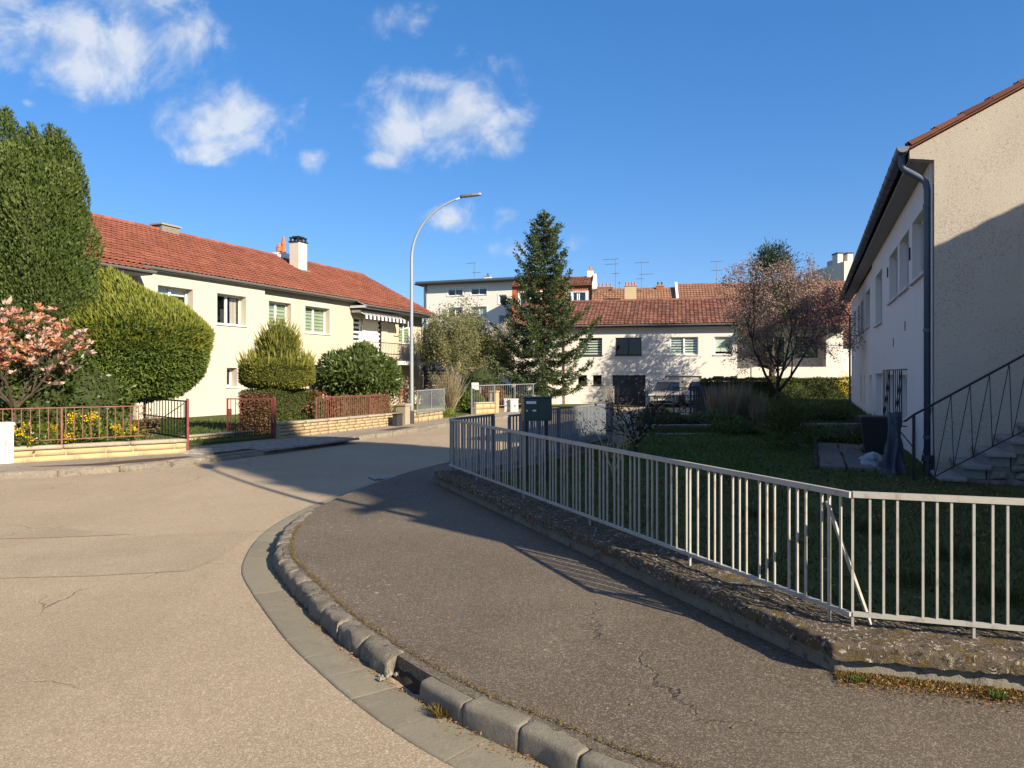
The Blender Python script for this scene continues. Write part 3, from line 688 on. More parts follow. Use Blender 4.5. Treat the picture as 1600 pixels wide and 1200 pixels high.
mb = MB(); mb.box(0, L3, .02, .24, -.2, .18); obj('wall_base', mb, m['wall_low'], tag(thing('garden_wall', 'dark low wall under the slate grey railing by the street', 'wall', (TIP.x, TIP.y, 0), math.atan2(W3.y, W3.x)), None))

# post box
p = W(836, 690, .1); Yb = 10.9
pb = thing('post_box', 'dark green box on two legs with white notices behind the railing', 'post box', (X(838, Yb), Yb, .06), R(8))
wbx = .41
mb = MB(); mb.bbox(-wbx / 2, wbx / 2, -.15, .15, .90, 1.235, .008); mb.box(-wbx / 2 - .008, wbx / 2 + .008, -.16, .16, 1.236, 1.252); obj('body', mb, m['mailgreen'], pb)
box('door', m['mailgreen'], pb, .005, wbx / 2 - .012, -.158, -.151, .925, 1.21)
box('notice', m['plate'], pb, -.175, -.03, -.157, -.152, 1.15, 1.19); box('notice', m['plate'], pb, -.08, -.03, -.157, -.152, 1.04, 1.065); box('notice', m['plate'], pb, -.175, -.155, -.157, -.152, 1.04, 1.065)
for sx in (-.15, .15): box('leg', m['darkmetal'], pb, sx - .02, sx + .02, -.02, .02, 0, .90)

# ------------------------------------------------------------------ stone garden walls on the left
def block_wall(label, p0, p1, z0, h, th, courses, bl, mat, cop_m, cop_h=.07, cop_o=.03, zg=None, seed=0):
    rr = random.Random(seed); d = p1 - p0; L = d.length; dz = gz(p1.y) - gz(p0.y)
    t = thing('garden_wall', label, 'wall', (p0.x, p0.y, gz(p0.y) + z0), math.atan2(d.y, d.x))
    t.rotation_euler = (0, -math.atan2(dz, L), math.atan2(d.y, d.x))
    mb = MB(); mb.box(0.005, L - .005, .02, th - .02, -.15, h - cop_h - .004); obj('core', mb, m['coping'], t)
    hh = (h - cop_h) / courses
    for c in range(courses):
        x = 0.0
        while x < L - .02:
            l = min(bl * rr.uniform(.7, 1.35), L - x)
            if L - x - l < bl * .3: l = L - x
            me = stone_mesh('block', l - .012, th, hh - .010, .003, rr.randrange(9999), nx=3, ny=2, nz=2, round_=.006); me.materials.append(mat)
            link('block', me, None, t, (x + l / 2, rr.uniform(-.006, .004), c * hh), 0)
            x += l
    x = 0
    while x < L - .02:
        l = min(1.1, L - x)
        if L - x - l < .4: l = L - x
        me = stone_mesh('coping_stone', l - .006, th + 2 * cop_o, cop_h, .004, rr.randrange(9999), nx=5, ny=3, nz=2, round_=.008); me.materials.append(cop_m)
        link('coping_stone', me, None, t, (x + l / 2, -cop_o, h - cop_h), 0); x += l
    return t
block_wall('yellow stone wall with flat coping in front of the yellow flowering shrubs', GW[1] - (GW[2] - GW[1]).normalized() * .15, GW[2], PAV - .02, .30, .26, 2, .62, m['ystone'], m['coping'], seed=3)
block_wall('stretch of yellow stone wall behind the white meter cabinet', GW[0], GW[1] - (GW[2] - GW[1]).normalized() * .16, PAV - .02, .30, .26, 2, .62, m['ystone'], m['coping'], seed=5)
block_wall('long yellow stone wall below the second red railing', GL[0], GL[1], PAV - .02, .42, .25, 4, .42, m['ystone2'], m['coping'], seed=8)
block_wall('low stone edging wall across the gate opening before the lawn', Vector((-7.55, 16.9)), Vector((-6.6, 19.0)), PAV - .03, .20, .18, 1, .5, m['ystone2'], m['coping'], cop_h=.05, seed=9)
block_wall('low rough stone wall right of the street lamp', Vector((-3.4, 25.4)), Vector((-2.65, 28.4)), PAV - .02, .45, .3, 2, .5, m['ystone2'], m['coping'], seed=10)
block_wall('short yellow wall below the wire fence beside the white cabinets', Vector((-1.55, 32.0)), Vector((-.75, 33.2)), PAV - .02, .55, .25, 2, .5, m['ystone'], m['coping'], seed=12)
# pillars
q = Vector((-3.62, 24.6))
pt = thing('gate_pillar', 'weathered stone pillar beside the street lamp foot', 'pillar', (q.x, q.y, gz(q.y) + PAV), R(68)); box('shaft', m['coping'], pt, -.16, .16, -.16, .16, -.1, .62, b=.01); box('cap', m['coping'], pt, -.19, .19, -.19, .19, .622, .69, b=.01)
q = Vector((-.82, 34.0))
pt = thing('gate_pillar', 'cream stone pillar left of the white cabinets', 'pillar', (q.x, q.y, gz(q.y) + PAV), R(68)); box('shaft', m['ystone'], pt, -.17, .17, -.17, .17, -.1, .95, b=.01); box('cap', m['coping'], pt, -.2, .2, -.2, .2, .952, 1.02, b=.01)
q = Vector((-3.95, 23.7))
pt = thing('litter_bin', 'small dark box at the foot of the stone pillar', 'box', (q.x + .28, q.y - .1, gz(q.y) + PAV), R(68)); box('body', m['anth'], pt, -.15, .15, -.1, .1, 0, .36, b=.012); box('lid', m['darkmetal'], pt, -.16, .16, -.11, .11, .362, .40, b=.01)

# red railings and gates
def zt_at(p): return gz(p.y)
d1 = (GW[2] - GW[1]).normalized(); n1_ = Vector((-d1.y, d1.x))
a = GW[1] - d1 * 1.6 + n1_ * .13; b = GW[2] - d1 * .75 + n1_ * .13
railing('railing', 'faded red bar railing on the yellow wall behind the yellow flowers', 'railing', a, b, .47, 1.06, np.arange(.05, 9, .135), m['red_faded'], bw=.014, bd=.014, rail=(.03, .018), brail=(.03, .018), posts=(1.35, 2.55), post_z=.38, z0=0.0, dz=-.02, pw=.03)
d2 = (GL[1] - GL[0]).normalized(); n2_ = Vector((-d2.y, d2.x))
railing('railing', 'rusty red bar railing on the long wall in front of the brown hedge', 'railing', GL[0] + d2 * 1.75 + n2_ * .12, GL[1] - d2 * .4 + n2_ * .12, .46 + gz(20), 1.12 + gz(20), np.arange(.04, 9, .115), m['red_faded'], bw=.014, bd=.014, rail=(.03, .018), brail=(.03, .018), posts=(.02, 1.5, 3.0, 4.2), post_z=.38 + gz(20), dz=-.05, pw=.03)
def gate(label, p0, p1, zb, zt, mat, n, low=.28, frame_m=None, diag=False):
    d = p1 - p0; L = d.length; t = thing('garden_gate', label, 'gate', (p0.x, p0.y, 0), math.atan2(d.y, d.x)); fm = frame_m or mat
    mb = MB(); mb.box(0, .035, -.018, .018, zb, zt); mb.box(L - .035, L, -.018, .018, zb, zt); mb.box(.036, L - .036, -.016, .016, zt - .03, zt); mb.box(.036, L - .036, -.016, .016, zb + .03, zb + .06)
    mb.box(.036, L - .036, -.014, .014, zb + low, zb + low + .022); obj('frame', mb, fm, t)
    me = bar_mesh(.014, .014, zt - zb - .035 - (.06), mat); me2 = bar_mesh(.012, .012, low - .064, mat)
    for i in range(n):
        x = .04 + (L - .08) * (i + .5) / n
        link('bar', me, None, t, (x, .001, zb + .061)); link('bar', me2, None, t, (x + (L - .08) / n / 2, -.001, zb + .061)) if i < n - 1 else None
    mb = MB(); mb.box(-.075, -.03, -.022, .022, zb - .35, zt + .04); obj('post', mb, m['red'], t)
    if diag:
        mb = MB(); mb.tube([(L - .1, 0, zb + .1), (.12, 0, zt - .06)], .009, 4); obj('brace', mb, fm, t)
    return t
g1 = gate('open black gate leaf with red post at the end of the yellow wall', Vector((-6.70, 15.15)), Vector((-8.45, 16.9)), .28, 1.10, m['iron'], 14, low=.42, diag=True)
g2 = gate('open red gate leaf in front of the clipped box hedge', Vector((-5.95, 18.30)), Vector((-7.10, 18.32)), .05, 1.04, m['red'], 9)
box('lock_box', m['red'], g2, 1.04, 1.11, -.035, .035, .62, .78)

# wire / iron fences further along
railing('railing', 'thin grey iron railing on the rough stone wall past the lamp', 'railing', Vector((-3.3, 25.6)), Vector((-2.6, 28.4)), .42 - .17, 1.25 - .17, np.arange(.05, 4, .11), m['lamp_pole'], bw=.014, bd=.014, posts=(.01, 1.4, 2.85), post_z=.2)
wf = railing('wire_fence', 'thin wire mesh fence above the short yellow wall', 'fence', Vector((-1.75, 31.8)), Vector((1.2, 38.0)), .15, 1.15, np.arange(.05, 7, .22), m['lamp_pole'], bw=.008, bd=.008, posts=(.01, 2.2, 4.4, 6.6), post_z=-.3, pw=.04)
# ------------------------------------------------------------------ building helpers (outward side is local -y)
def wall_holes(mb, x0, x1, z0, z1, ops, y=0.0, rev=.2):
    xs = sorted({x0, x1} | {v for o in ops for v in o[:2]}); zs = sorted({z0, z1} | {v for o in ops for v in o[2:]})
    for i in range(len(xs) - 1):
        for j in range(len(zs) - 1):
            cx_, cz_ = (xs[i] + xs[i + 1]) / 2, (zs[j] + zs[j + 1]) / 2
            if any(a < cx_ < b and c < cz_ < d for a, b, c, d in ops): continue
            mb.add([(xs[i], y, zs[j]), (xs[i + 1], y, zs[j]), (xs[i + 1], y, zs[j + 1]), (xs[i], y, zs[j + 1])], [(0, 1, 2, 3)], .5)
    for a, b, c, d in ops:
        mb.add([(a, y, c), (b, y, c), (b, y, d), (a, y, d), (a, y + rev, c), (b, y + rev, c), (b, y + rev, d), (a, y + rev, d)],
               [(0, 4, 5, 1), (1, 5, 6, 2), (2, 6, 7, 3), (3, 7, 4, 0)], .5)
def window(parent, op, y, rev=.2, panes=2, blind=None, frame=None, sill=True, gl=None, fw=.065, name='window', sillm=None):
    a, b, c, d = op; fm = frame or m['pvc']; yf = y + rev - .075
    mb = MB(); g = .003
    mb.box(a + g, a + fw, yf, yf + .06, c + g, d - g); mb.box(b - fw, b - g, yf, yf + .06, c + g, d - g)
    mb.box(a + fw, b - fw, yf, yf + .06, c + g, c + fw); mb.box(a + fw, b - fw, yf, yf + .06, d - fw, d - g)
    pw_ = (b - a - 2 * fw) / panes; mw = .055
    for k in range(1, panes):
        x = a + fw + pw_ * k; mb.box(x - mw, x + mw, yf - .008, yf + .055, c + fw, d - fw)
    w = obj(name, mb, fm, parent)
    for k in range(panes):
        xa = a + fw + pw_ * k + (mw if k else 0); xb = a + fw + pw_ * (k + 1) - (mw if k < panes - 1 else 0)
        box('pane', gl or m['glass'], w, xa, xb, yf + .025, yf + .033, c + fw, d - fw)
    if sill:
        mb = MB(); mb.box(a - .06, b + .06, y - .06, y + rev - .08, c - .055, c - .003); obj('sill', mb, sillm or m['sill'], w)
    yb = yf + .075
    if blind == 'green':
        mb = MB(); n = 7; hh = (d - c - 2 * fw) / n
        mw_ = MB()
        for k in range(n):
            z = c + fw + hh * k
            mb.box(a + fw, b - fw, yb, yb + .006, z, z + hh * .62); mw_.box(a + fw, b - fw, yb + .008, yb + .014, z + hh * .55, z + hh * 1.05)
        obj('blind', mb, m['blind_l'], w); obj('blind_back', mw_, m['blind_g'], w)
    elif blind == 'white':
        mb = MB(); n = 6; hh = (d - c - 2 * fw) / n
        for k in range(n): mb.box(a + fw, b - fw, yb, yb + .006, c + fw + hh * k, c + fw + hh * (k + .55))
        obj('blind', mb, m['blind_w'], w)
    elif blind == 'roller': box('blind', m['blind_w'], w, a + fw, b - fw, yb, yb + .01, c + fw + (d - c) * .12, d - fw)
    elif blind == 'top': box('blind', m['blind_w'], w, a + fw, b - fw, yb, yb + .01, d - fw - .22, d - fw)
    elif blind == 'curtain':
        mb = MB(); n = 9; x0 = b - fw - (b - a) * .26
        for k in range(n): mb.box(x0 + k * .042, x0 + k * .042 + .03, yb + .03 + .02 * (k % 2), yb + .05 + .02 * (k % 2), c + fw, d - fw)
        obj('curtain', mb, m['curtain'], w)
    if blind != 'green': box('back', m['dark'], w, a - .05, b + .05, y + rev + .55, y + rev + .56, c - .05, d + .05)
    return w
def tslope(mb, x0, x1, y0, z0, y1, z1, tw=.24, th=.335, lift=.062, far=False):
    L = math.hypot(y1 - y0, z1 - z0); ey, ez = (y1 - y0) / L, (z1 - z0) / L; ny, nz_ = -ez, ey
    if nz_ < 0: ny, nz_ = -ny, -nz_
    prof = [(0, 0), (.16, .032), (.42, .032), (.56, .006), (1.0, 0)]
    nr = max(1, round(L / th)); th = L / nr; nc = max(1, round((x1 - x0) / tw)); tw = (x1 - x0) / nc
    for r in range(nr):
        v0 = r * th; v1 = v0 + th * 1.16 if r < nr - 1 else L
        for c in range(nc):
            jx = random.uniform(-.006, .006); jv = random.uniform(-.012, .012); jl = random.uniform(-.006, .008)
            vs = []
            for hgt, v in ((lift + jl, v0 + jv), (.012, v1)):
                for t, hh in prof:
                    q = hh + hgt; vs.append((x0 + (c + t) * tw + jx, y0 + ey * v + ny * q, z0 + ez * v + nz_ * q))
            for t, hh in prof:
                v = v0 + jv + .004; q = hh + lift + jl - .024; vs.append((x0 + (c + t) * tw + jx, y0 + ey * v + ny * q, z0 + ez * v + nz_ * q))
            n = len(prof); fl = 1 if y1 > y0 else -1
            fs = [(k, k + 1, n + k + 1, n + k) for k in range(n - 1)] + [(2 * n + k, 2 * n + k + 1, k + 1, k) for k in range(n - 1)]
            mb.add(vs, fs if fl > 0 else [tuple(reversed(f)) for f in fs])
def roof(parent, x0, x1, ye, ze, yr, zr, yb, zb, mat, tw=.24, th=.335, rear=True, name='tile_covering', ridge=True):
    r = MB(); tk = .06
    r.add([(x0, ye, ze - tk), (x1, ye, ze - tk), (x1, yr, zr - tk), (x0, yr, zr - tk), (x0, yb, zb - tk), (x1, yb, zb - tk),
           (x0, ye, ze), (x1, ye, ze), (x1, yr, zr), (x0, yr, zr), (x0, yb, zb), (x1, yb, zb)],
          [(3, 2, 1, 0), (4, 5, 2, 3), (6, 7, 8, 9), (9, 8, 11, 10), (0, 1, 7, 6), (5, 4, 10, 11), (1, 2, 8, 7), (2, 5, 11, 8), (0, 6, 9, 3), (3, 9, 10, 4)])
    ro = obj('roof', r, mat, parent)
    mb = MB(); tslope(mb, x0, x1, ye, ze, yr, zr, tw, th)
    if rear: tslope(mb, x0, x1, yb, zb, yr, zr, tw * 2, th * 2)
    t = obj(name, mb, mat, ro); t['kind'] = 'stuff'
    if ridge:
        mb = MB(); x = x0
        while x < x1 - .01:
            l = min(.40, x1 - x); mb.tube([(x, yr, zr + .01 + random.uniform(-.006, .006)), (x + l * .98, yr, zr + .018)], [.115, .10], 8); x += .38
        rr = obj('ridge_tiles', mb, mat, ro); rr['kind'] = 'stuff'
    return ro
def gutter(parent, x0, x1, y, z, r=.075, mat=None, n=8):
    mb = MB(); pts = []
    for k in range(n + 1): a = math.pi + math.pi * k / n; pts.append((y + r * math.cos(a), z + r * math.sin(a)))
    for k in range(n, -1, -1): a = math.pi + math.pi * k / n; pts.append((y + (r - .006) * math.cos(a), z + (r - .006) * math.sin(a)))
    mb.extr(pts, x0, x1, 'x'); g = obj('gutter', mb, mat or m['zinc'], parent)
    return g
def gable(mb, x, y0, y1, ze0, zr, yr, ze1, zb, th, sgn=1):
    """gable wall panel at x, thickness th inwards"""
    pts = [(y0, zb), (y1, zb), (y1, ze1), (yr, zr), (y0, ze0)]
    mb.extr(pts, x - th * (sgn > 0), x + th * (sgn < 0), 'x')
def antenna(x, y, zb, zt, label, arms, group=None, yaw=0.0):
    t = thing('roof_antenna', label, 'antenna', (x, y, zb), yaw, group); h = zt - zb
    mb = MB(); mb.tube([(0, 0, 0), (0, 0, h)], .035, 5); obj('mast', mb, m['antenna'], t)
    for hz, ln, off_ in arms:
        mb = MB(); mb.tube([(off_ - ln / 2, 0, h * hz), (off_ + ln / 2, 0, h * hz + .04)], .028, 4)
        for k in range(6):
            xx = off_ - ln / 2 + ln * (k + .5) / 6; mb.tube([(xx, -.22, h * hz + .02), (xx, .22, h * hz + .02)], .016, 4)
        obj('aerial', mb, m['antenna'], t)
    return t

# ------------------------------------------------------------------ left house
aL = math.atan2(.927, .375)
HL = thing('house', 'long cream house with red tiled roof and awning balcony behind the hedges on the left', 'house', (-13.5, 27.0, 0), aL)
EZ, EY, RZ, RY = 5.56, -.42, 8.10, 4.5
ZB = -.6
winA = [(.42, 2.10, 3.70, 4.95), (3.37, 5.03, 3.70, 4.95), (3.9, 4.5, 1.12, 1.90)]
winB = [(6.72, 8.27, 3.66, 4.95), (9.31, 11.26, 3.66, 4.95), (9.6, 10.6, .2, 2.1)]
winC = [(13.35, 16.75, 2.42, 4.72), (18.05, 19.55, 3.45, 4.72), (15.5, 18.3, -.3, 1.8)]
winL = [(-10.5, -9.0, 3.7, 4.9), (-7.6, -6.0, 3.7, 4.9), (-4.2, -2.4, 2.5, 4.7)]
mb = MB(); wall_holes(mb, -.5, 6.2, ZB, 5.5, winA, y=-.22, rev=.4)
mb.add([(6.2, -.22, ZB), (6.2, 0, ZB), (6.2, 0, 5.5), (6.2, -.22, 5.5), (-.5, -.22, ZB), (-.5, 1.2, ZB), (-.5, 1.2, 5.5), (-.5, -.22, 5.5)], [(0, 1, 2, 3), (7, 6, 5, 4)], .5)
obj('wall', mb, m['cream'], HL)
mb = MB(); wall_holes(mb, 6.2, 12.9, ZB, 5.52, winB, y=0, rev=.36)
wall_holes(mb, 12.9, 20.9, ZB, 5.52, winC, y=0)
wall_holes(mb, -12.5, -.5, ZB, 5.5, winL, y=1.2)
gable(mb, 20.9, 0.012, 9, 5.5, RZ - .08, RY, 5.5, ZB, .2)
gable(mb, -12.5, 1.21, 9, 5.5, RZ - .08, RY, 5.5, ZB, .2, -1)
mb.add([(-12.3, 9, ZB), (20.7, 9, ZB), (20.7, 9, 5.5), (-12.3, 9, 5.5)], [(3, 2, 1, 0)], .5)
obj('wall', mb, m['cream2'], HL)
roof(HL, -12.9, 21.25, EY, EZ - .01, RY, RZ, 9.4, EZ, m['tile_l'])
# lower roof over the balcony and the loggia
for xa, xb in ((13.0, 21.25), (-12.9, -.55)):
    k = (RZ - EZ) / (RY - EY); y2 = -1.06
    r = MB(); z2 = EZ - k * (EY - y2) * .85
    r.add([(xa, y2, z2 - .07), (xb, y2, z2 - .07), (xb, EY + .02, EZ - .05), (xa, EY + .02, EZ - .05), (xa, y2, z2), (xb, y2, z2), (xb, EY + .02, EZ - .012), (xa, EY + .02, EZ - .012)],
          [(0, 3, 2, 1), (4, 5, 6, 7), (0, 1, 5, 4), (1, 2, 6, 5), (2, 3, 7, 6), (3, 0, 4, 7)])
    r2 = obj('canopy_roof', r, m['soffit'], HL)
    mb = MB(); tslope(mb, xa, xb, y2, z2, EY + .03, EZ - .012); t = obj('tile_covering', mb, m['tile_l'], r2); t['kind'] = 'stuff'
    gutter(HL, xa - .05, xb + .05, y2 - .07, z2 + .0)
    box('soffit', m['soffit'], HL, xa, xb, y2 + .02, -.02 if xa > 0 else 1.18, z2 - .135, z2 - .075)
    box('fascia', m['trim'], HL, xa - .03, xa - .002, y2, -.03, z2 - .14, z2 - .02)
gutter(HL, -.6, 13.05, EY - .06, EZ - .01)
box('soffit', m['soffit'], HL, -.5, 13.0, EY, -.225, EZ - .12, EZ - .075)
for i_, w_ in enumerate(winA): window(HL, w_, -.22, .4, 2 if i_ < 2 else 1, ['top', 'curtain', None][i_])
window(HL, winB[0], 0, .36, 2, 'green'); window(HL, winB[1], 0, .36, 2, 'green'); window(HL, winB[2], 0, .12, 1, None, frame=m['anth'], sill=False, name='window')
gr = MB()
for x in np.arange(9.66, 10.6, .12): gr.tube([(x, -.03, .2), (x, -.03, 2.1)], .009, 4)
obj('grille', gr, m['iron'], HL)
window(HL, winC[1], 0, .2, 2, 'green')
a, b, c, d = winC[0]
fr = box('door_frame', m['pvc'], HL, a + .01, b - .01, .13, .19, c, d)
box('shutter', m['shutter'], fr, a + .92, b - .95, .02, .09, c, d)
for xa in (a + .04, b - .72):
    pn = MB()
    for k in range(9): pn.box(xa, xa + .66, .115, .122, c + .05 + k * .25, c + .05 + k * .25 + .13)
    obj('blind', pn, m['anth'], fr)
box('pillar', m['cream2'], HL, 16.1, 16.7, -.06, .0, 2.42, 4.7)
box('garage_door', m['garage_lt'], HL, *winC[2][:2], .14, .18, *winC[2][2:])
for w_ in winL: window(HL, w_, 1.2, .2, 2, None)
# balcony
bl = box('balcony', m['trim'], HL, 12.95, 20.0, -1.05, -.005, 2.16, 2.38)
mb = MB(); mb.box(12.95, 20.0, -1.02, -.985, 3.33, 3.37); mb.box(12.95, 20.0, -1.015, -.99, 2.46, 2.49); bars = MB()
obj('balcony_rail', mb, m['anth'], bl)
for x in np.arange(13.0, 20.0, .16):
    bars.tube([(x, -1.0, 2.47), (x + random.uniform(-.02, .02), -1.04, 2.7), (x, -1.0, 3.34)], .008, 4)
t = obj('baluster', bars, m['darkmetal'], bl); t['kind'] = 'stuff'
# awning
aw = box('awning', m['zinc'], HL, 13.05, 17.4, -.62, -.10, 4.90, 5.02)
for k in range(22):
    x = 13.1 + k * .195; pz = -.75
    mb = MB(); mb.add([(x, -.62, 4.90), (x + .185, -.62, 4.90), (x + .185, -.95, 4.76), (x, -.95, 4.76), (x, -.955, 4.56), (x + .185, -.955, 4.56)], [(3, 2, 1, 0), (3, 4, 5, 2)])
    obj('awning_strip', mb, m['anth'] if k % 2 else m['pvc'], aw)
mb = MB(); mb.tube([(18.9, -.15, 4.95), (17.6, -.9, 4.35), (17.2, -.6, 4.2)], .03, 6); obj('awning_arm', mb, m['pvc'], aw)
# trims, downpipe
for a, b, c, d in winB[:2]:
    sx = MB(); sx.box(a - .26, a - .002, -.006, -.0005, c - .06, d + .26); sx.box(b + .002, b + .26, -.006, -.0005, c - .06, d + .26); sx.box(a - .001, b + .001, -.006, -.0005, d + .002, d + .26); obj('surround', sx, m['cream'], HL)
box('plinth_band', m['trim'], HL, -.4, 6.15, -.235, -.222, .18, .205)
mb = MB(); mb.tube([(20.75, -.3, EZ - .5), (20.8, -.06, EZ - .9), (20.8, -.06, ZB)], .045, 6); obj('downpipe', mb, m['zinc'], HL)
mb = MB(); mb.tube([(9.1, -.015, 3.2), (9.0, -.015, 2.6), (9.05, -.015, 1.8)], .012, 4); obj('cable', mb, m['bark'], HL)
# chimneys
def rp(y): return EZ + (y - EY) * (RZ - EZ) / (RY - EY)
ch = box('chimney', m['chim'], HL, 12.25, 12.95, 2.7, 3.3, rp(2.7) - .3, 8.72)
mb = MB(); mb.box(12.2, 13.0, 2.65, 3.35, 8.722, 8.78)
for x in (12.27, 12.6, 12.9): mb.box(x - .04, x + .04, 2.72, 2.8, 8.78, 8.95); mb.box(x - .04, x + .04, 3.2, 3.28, 8.78, 8.95)
mb.box(12.24, 12.96, 2.68, 3.32, 8.952, 9.0); mb.box(12.35, 12.85, 2.78, 3.22, 9.0, 9.06); obj('chimney_cap', mb, m['darkmetal'], ch)
box('flashing', m['zinc'], ch, 12.15, 13.05, 2.55, 2.69, rp(2.55) + .03, rp(2.69) + .07)
ch = box('chimney', m['pvc'], HL, 12.6, 13.5, 4.2, 4.8, RZ - .4, RZ + .22)
for x, hh, rr_ in ((12.85, .5, .17), (13.22, .95, .14)):
    mb = MB(); mb.lathe([(RZ + .221, rr_), (RZ + .22 + hh * .5, rr_ * .82), (RZ + .22 + hh * .55, rr_ * .95), (RZ + .22 + hh, rr_ * .42)], 10, x, 4.5); obj('chimney_pot', mb, m['terra'], ch)
ch = box('chimney', m['rubble'], HL, 4.7, 5.7, 4.25, 4.85, RZ - .3, RZ + .24); box('chimney_slab', m['coping'], ch, 4.62, 5.78, 4.18, 4.92, RZ + .242, RZ + .31)

# ------------------------------------------------------------------ right house
aR = math.atan2(-.927, -.375)
HR = thing('house', 'pale grey house with roughcast gable, blue-grey downpipe and outside steps on the right', 'house', (6.77, 11.8, 0), aR)
REY, REZ, RRY, RRZ = -.35, 5.355, 4.5, 7.78
rk = (RRZ - REZ) / (RRY - REY)
wr = [(-2.75, -.85, 3.42, 4.57), (-4.95, -3.25, 3.42, 4.57), (-7.2, -5.3, 3.42, 4.57), (-11.4, -9.15, 3.10, 4.57)]
dr = [(-11.3, -9.0, .05, 1.66), (-7.6, -6.1, .62, 1.62), (-5.1, -3.6, .62, 1.62)]
wf_ = [(-16.6, -14.5, 3.3, 4.6), (-19.4, -17.9, 3.3, 4.5), (-21.4, -20.0, 3.3, 4.5), (-24.2, -22.6, 3.3, 4.5), (-14.9, -13.2, .05, 1.6), (-17.4, -16.7, .5, 1.6), (-19.6, -18.8, .5, 1.6)]
mb = MB(); wall_holes(mb, -12.75, -.2, -.5, 5.16, wr + dr, y=0, rev=.22); obj('wall', mb, m['rside'], HR)
mb = MB(); wall_holes(mb, -26.5, -12.752, -.5, 5.16, wf_, y=.06, rev=.2); mb.add([(-26.3, 9, -.5), (-.2, 9, -.5), (-.2, 9, 5.2), (-26.3, 9, 5.2)], [(3, 2, 1, 0)], .5); gable(mb, -26.5, .061, 9, 5.2, RRZ - .1, RRY, 5.2, -.5, .2, -1); obj('wall', mb, m['rside2'], HR)
mb = MB()
pts = [(0, -.5), (9, -.5), (9, 5.1), (9.4, 5.1), (9.4, 5.22), (RRY, RRZ - .085), (REY, REZ - .085), (REY, 5.14), (0, 5.08)]
mb.extr(pts, -.2, 0.0, 'x'); obj('gable_wall', mb, m['rgable'], HR)
for i_, w_ in enumerate(wr): window(HR, w_, 0, .22, 2, ['roller', 'roller', 'roller', 'roller'][i_], sillm=m['trim'], frame=m['trim'])
for i_, w_ in enumerate(wf_[:4]): window(HR, w_, .06, .2, 2, None, sillm=m['trim'], frame=m['trim'])
for w_ in (dr[0], wf_[4]): box('door', m['blind_w'], HR, w_[0] + .003, w_[1] - .003, .15, .2, w_[2], w_[3] - .003)
for w_ in (dr[1], dr[2]):
    window(HR, w_, 0, .2, 2, None, sill=False)
    g = MB(); a, b, c, d = w_; a -= .05; b += .05; c -= .05; d += .12
    for x in np.linspace(a, b, 5): g.tube([(x, -.10, c), (x, -.10, d)], .013, 4)
    for z in (c, d): g.tube([(a, -.10, z), (b, -.10, z)], .013, 4); g.tube([(a, -.10, z), (a, 0, z)], .013, 4); g.tube([(b, -.10, z), (b, 0, z)], .013, 4)
    g.tube([(a, -.10, c), (b, -.10, d)], .013, 4); g.tube([(a + .3, -.10, c), (b, -.10, d - .3)], .013, 4)
    obj('window_grille', g, m['iron'], HR)
for w_ in wf_[5:]: window(HR, w_, .06, .12, 1, None, sill=False)
for x, z in ((-6.2, 2.3), (-3.9, 2.55)): box('vent', m['darkmetal'], HR, x, x + .07, -.012, -.001, z, z + .2)
for x, z in ((-3.05, 3.9), (-7.5, 4.1)): box('shutter_catch', m['iron'], HR, x, x + .06, -.03, -.001, z, z + .25)
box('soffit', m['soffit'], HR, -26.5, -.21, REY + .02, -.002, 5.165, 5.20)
roof(HR, -26.7, .03, REY, REZ, RRY, RRZ, 9.46, 5.30, m['tile_r'], .25, .41)
L_ = math.hypot(RRY - REY, RRZ - REZ); nT = 13
me = None
for k in range(nT):
    v0 = L_ * k / nT; v1 = L_ * (k + 1.06) / nT; ey, ez = (RRY - REY) / L_, (RRZ - REZ) / L_
    tm = MB(); q = lambda v, h_: (REY + ey * v - ez * h_, REZ + ez * v + ey * h_)
    a0 = q(v0, .055); a1 = q(v1, .030); b0 = q(v0, .030); b1 = q(v1, .008); c0 = q(v0 + .02, -.025); c1 = q(v1, -.03)
    tm.add([(-.2, *a0), (.075, *a0), (.075, *a1), (-.2, *a1), (-.2, *b0), (.075, *b0), (.075, *b1), (-.2, *b1), (.05, *b0), (.05, *b1), (.05, *c0), (.05, *c1), (.075, *c0), (.075, *c1)],
           [(0, 1, 2, 3), (4, 7, 6, 5), (0, 4, 5, 1), (2, 6, 7, 3), (5, 12, 13, 6), (1, 5, 6, 2), (8, 9, 11, 10), (10, 11, 13, 12), (5, 8, 10, 12)])
    obj('verge_tile', tm, m['tile_r'], HR)
gR = gutter(HR, -26.6, .06, REY - .10, REZ - .03, .095, m['zinc_dk'], 10)
gm = MB(); pts = [(REY - .10 + .09 * math.cos(math.pi + math.pi * k / 10), REZ - .03 + .09 * math.sin(math.pi + math.pi * k / 10)) for k in range(11)]; gm.extr(pts, .061, .072, 'x'); obj('end_cap', gm, m['zinc'], gR)
for x in np.arange(-26, 0, .62):
    gm = MB(); gm.tube([(x, REY - .10 + .101 * math.cos(a), REZ - .03 + .101 * math.sin(a)) for a in np.linspace(math.pi, 2 * math.pi, 7)], .008, 4); obj('gutter_bracket', gm, m['zinc_dk'], gR)
dp = MB(); dpx = -.11
dp.tube([(dpx, REY - .10, 5.24), (dpx, REY - .10, 5.08), (dpx, REY - .07, 5.00), (dpx, REY + .0, 4.95), (dpx, -.17, 4.82), (dpx, -.105, 4.75), (dpx, -.085, 4.62), (dpx, -.085, -.2)], .052, 10)
dpo = obj('downpipe', dp, m['zinc_dk'], HR, smooth=True)
dp = MB(); dp.tube([(-.035, -.03, 4.7), (-.035, -.03, -.2)], .016, 6); obj('conduit', dp, m['trim'], HR)
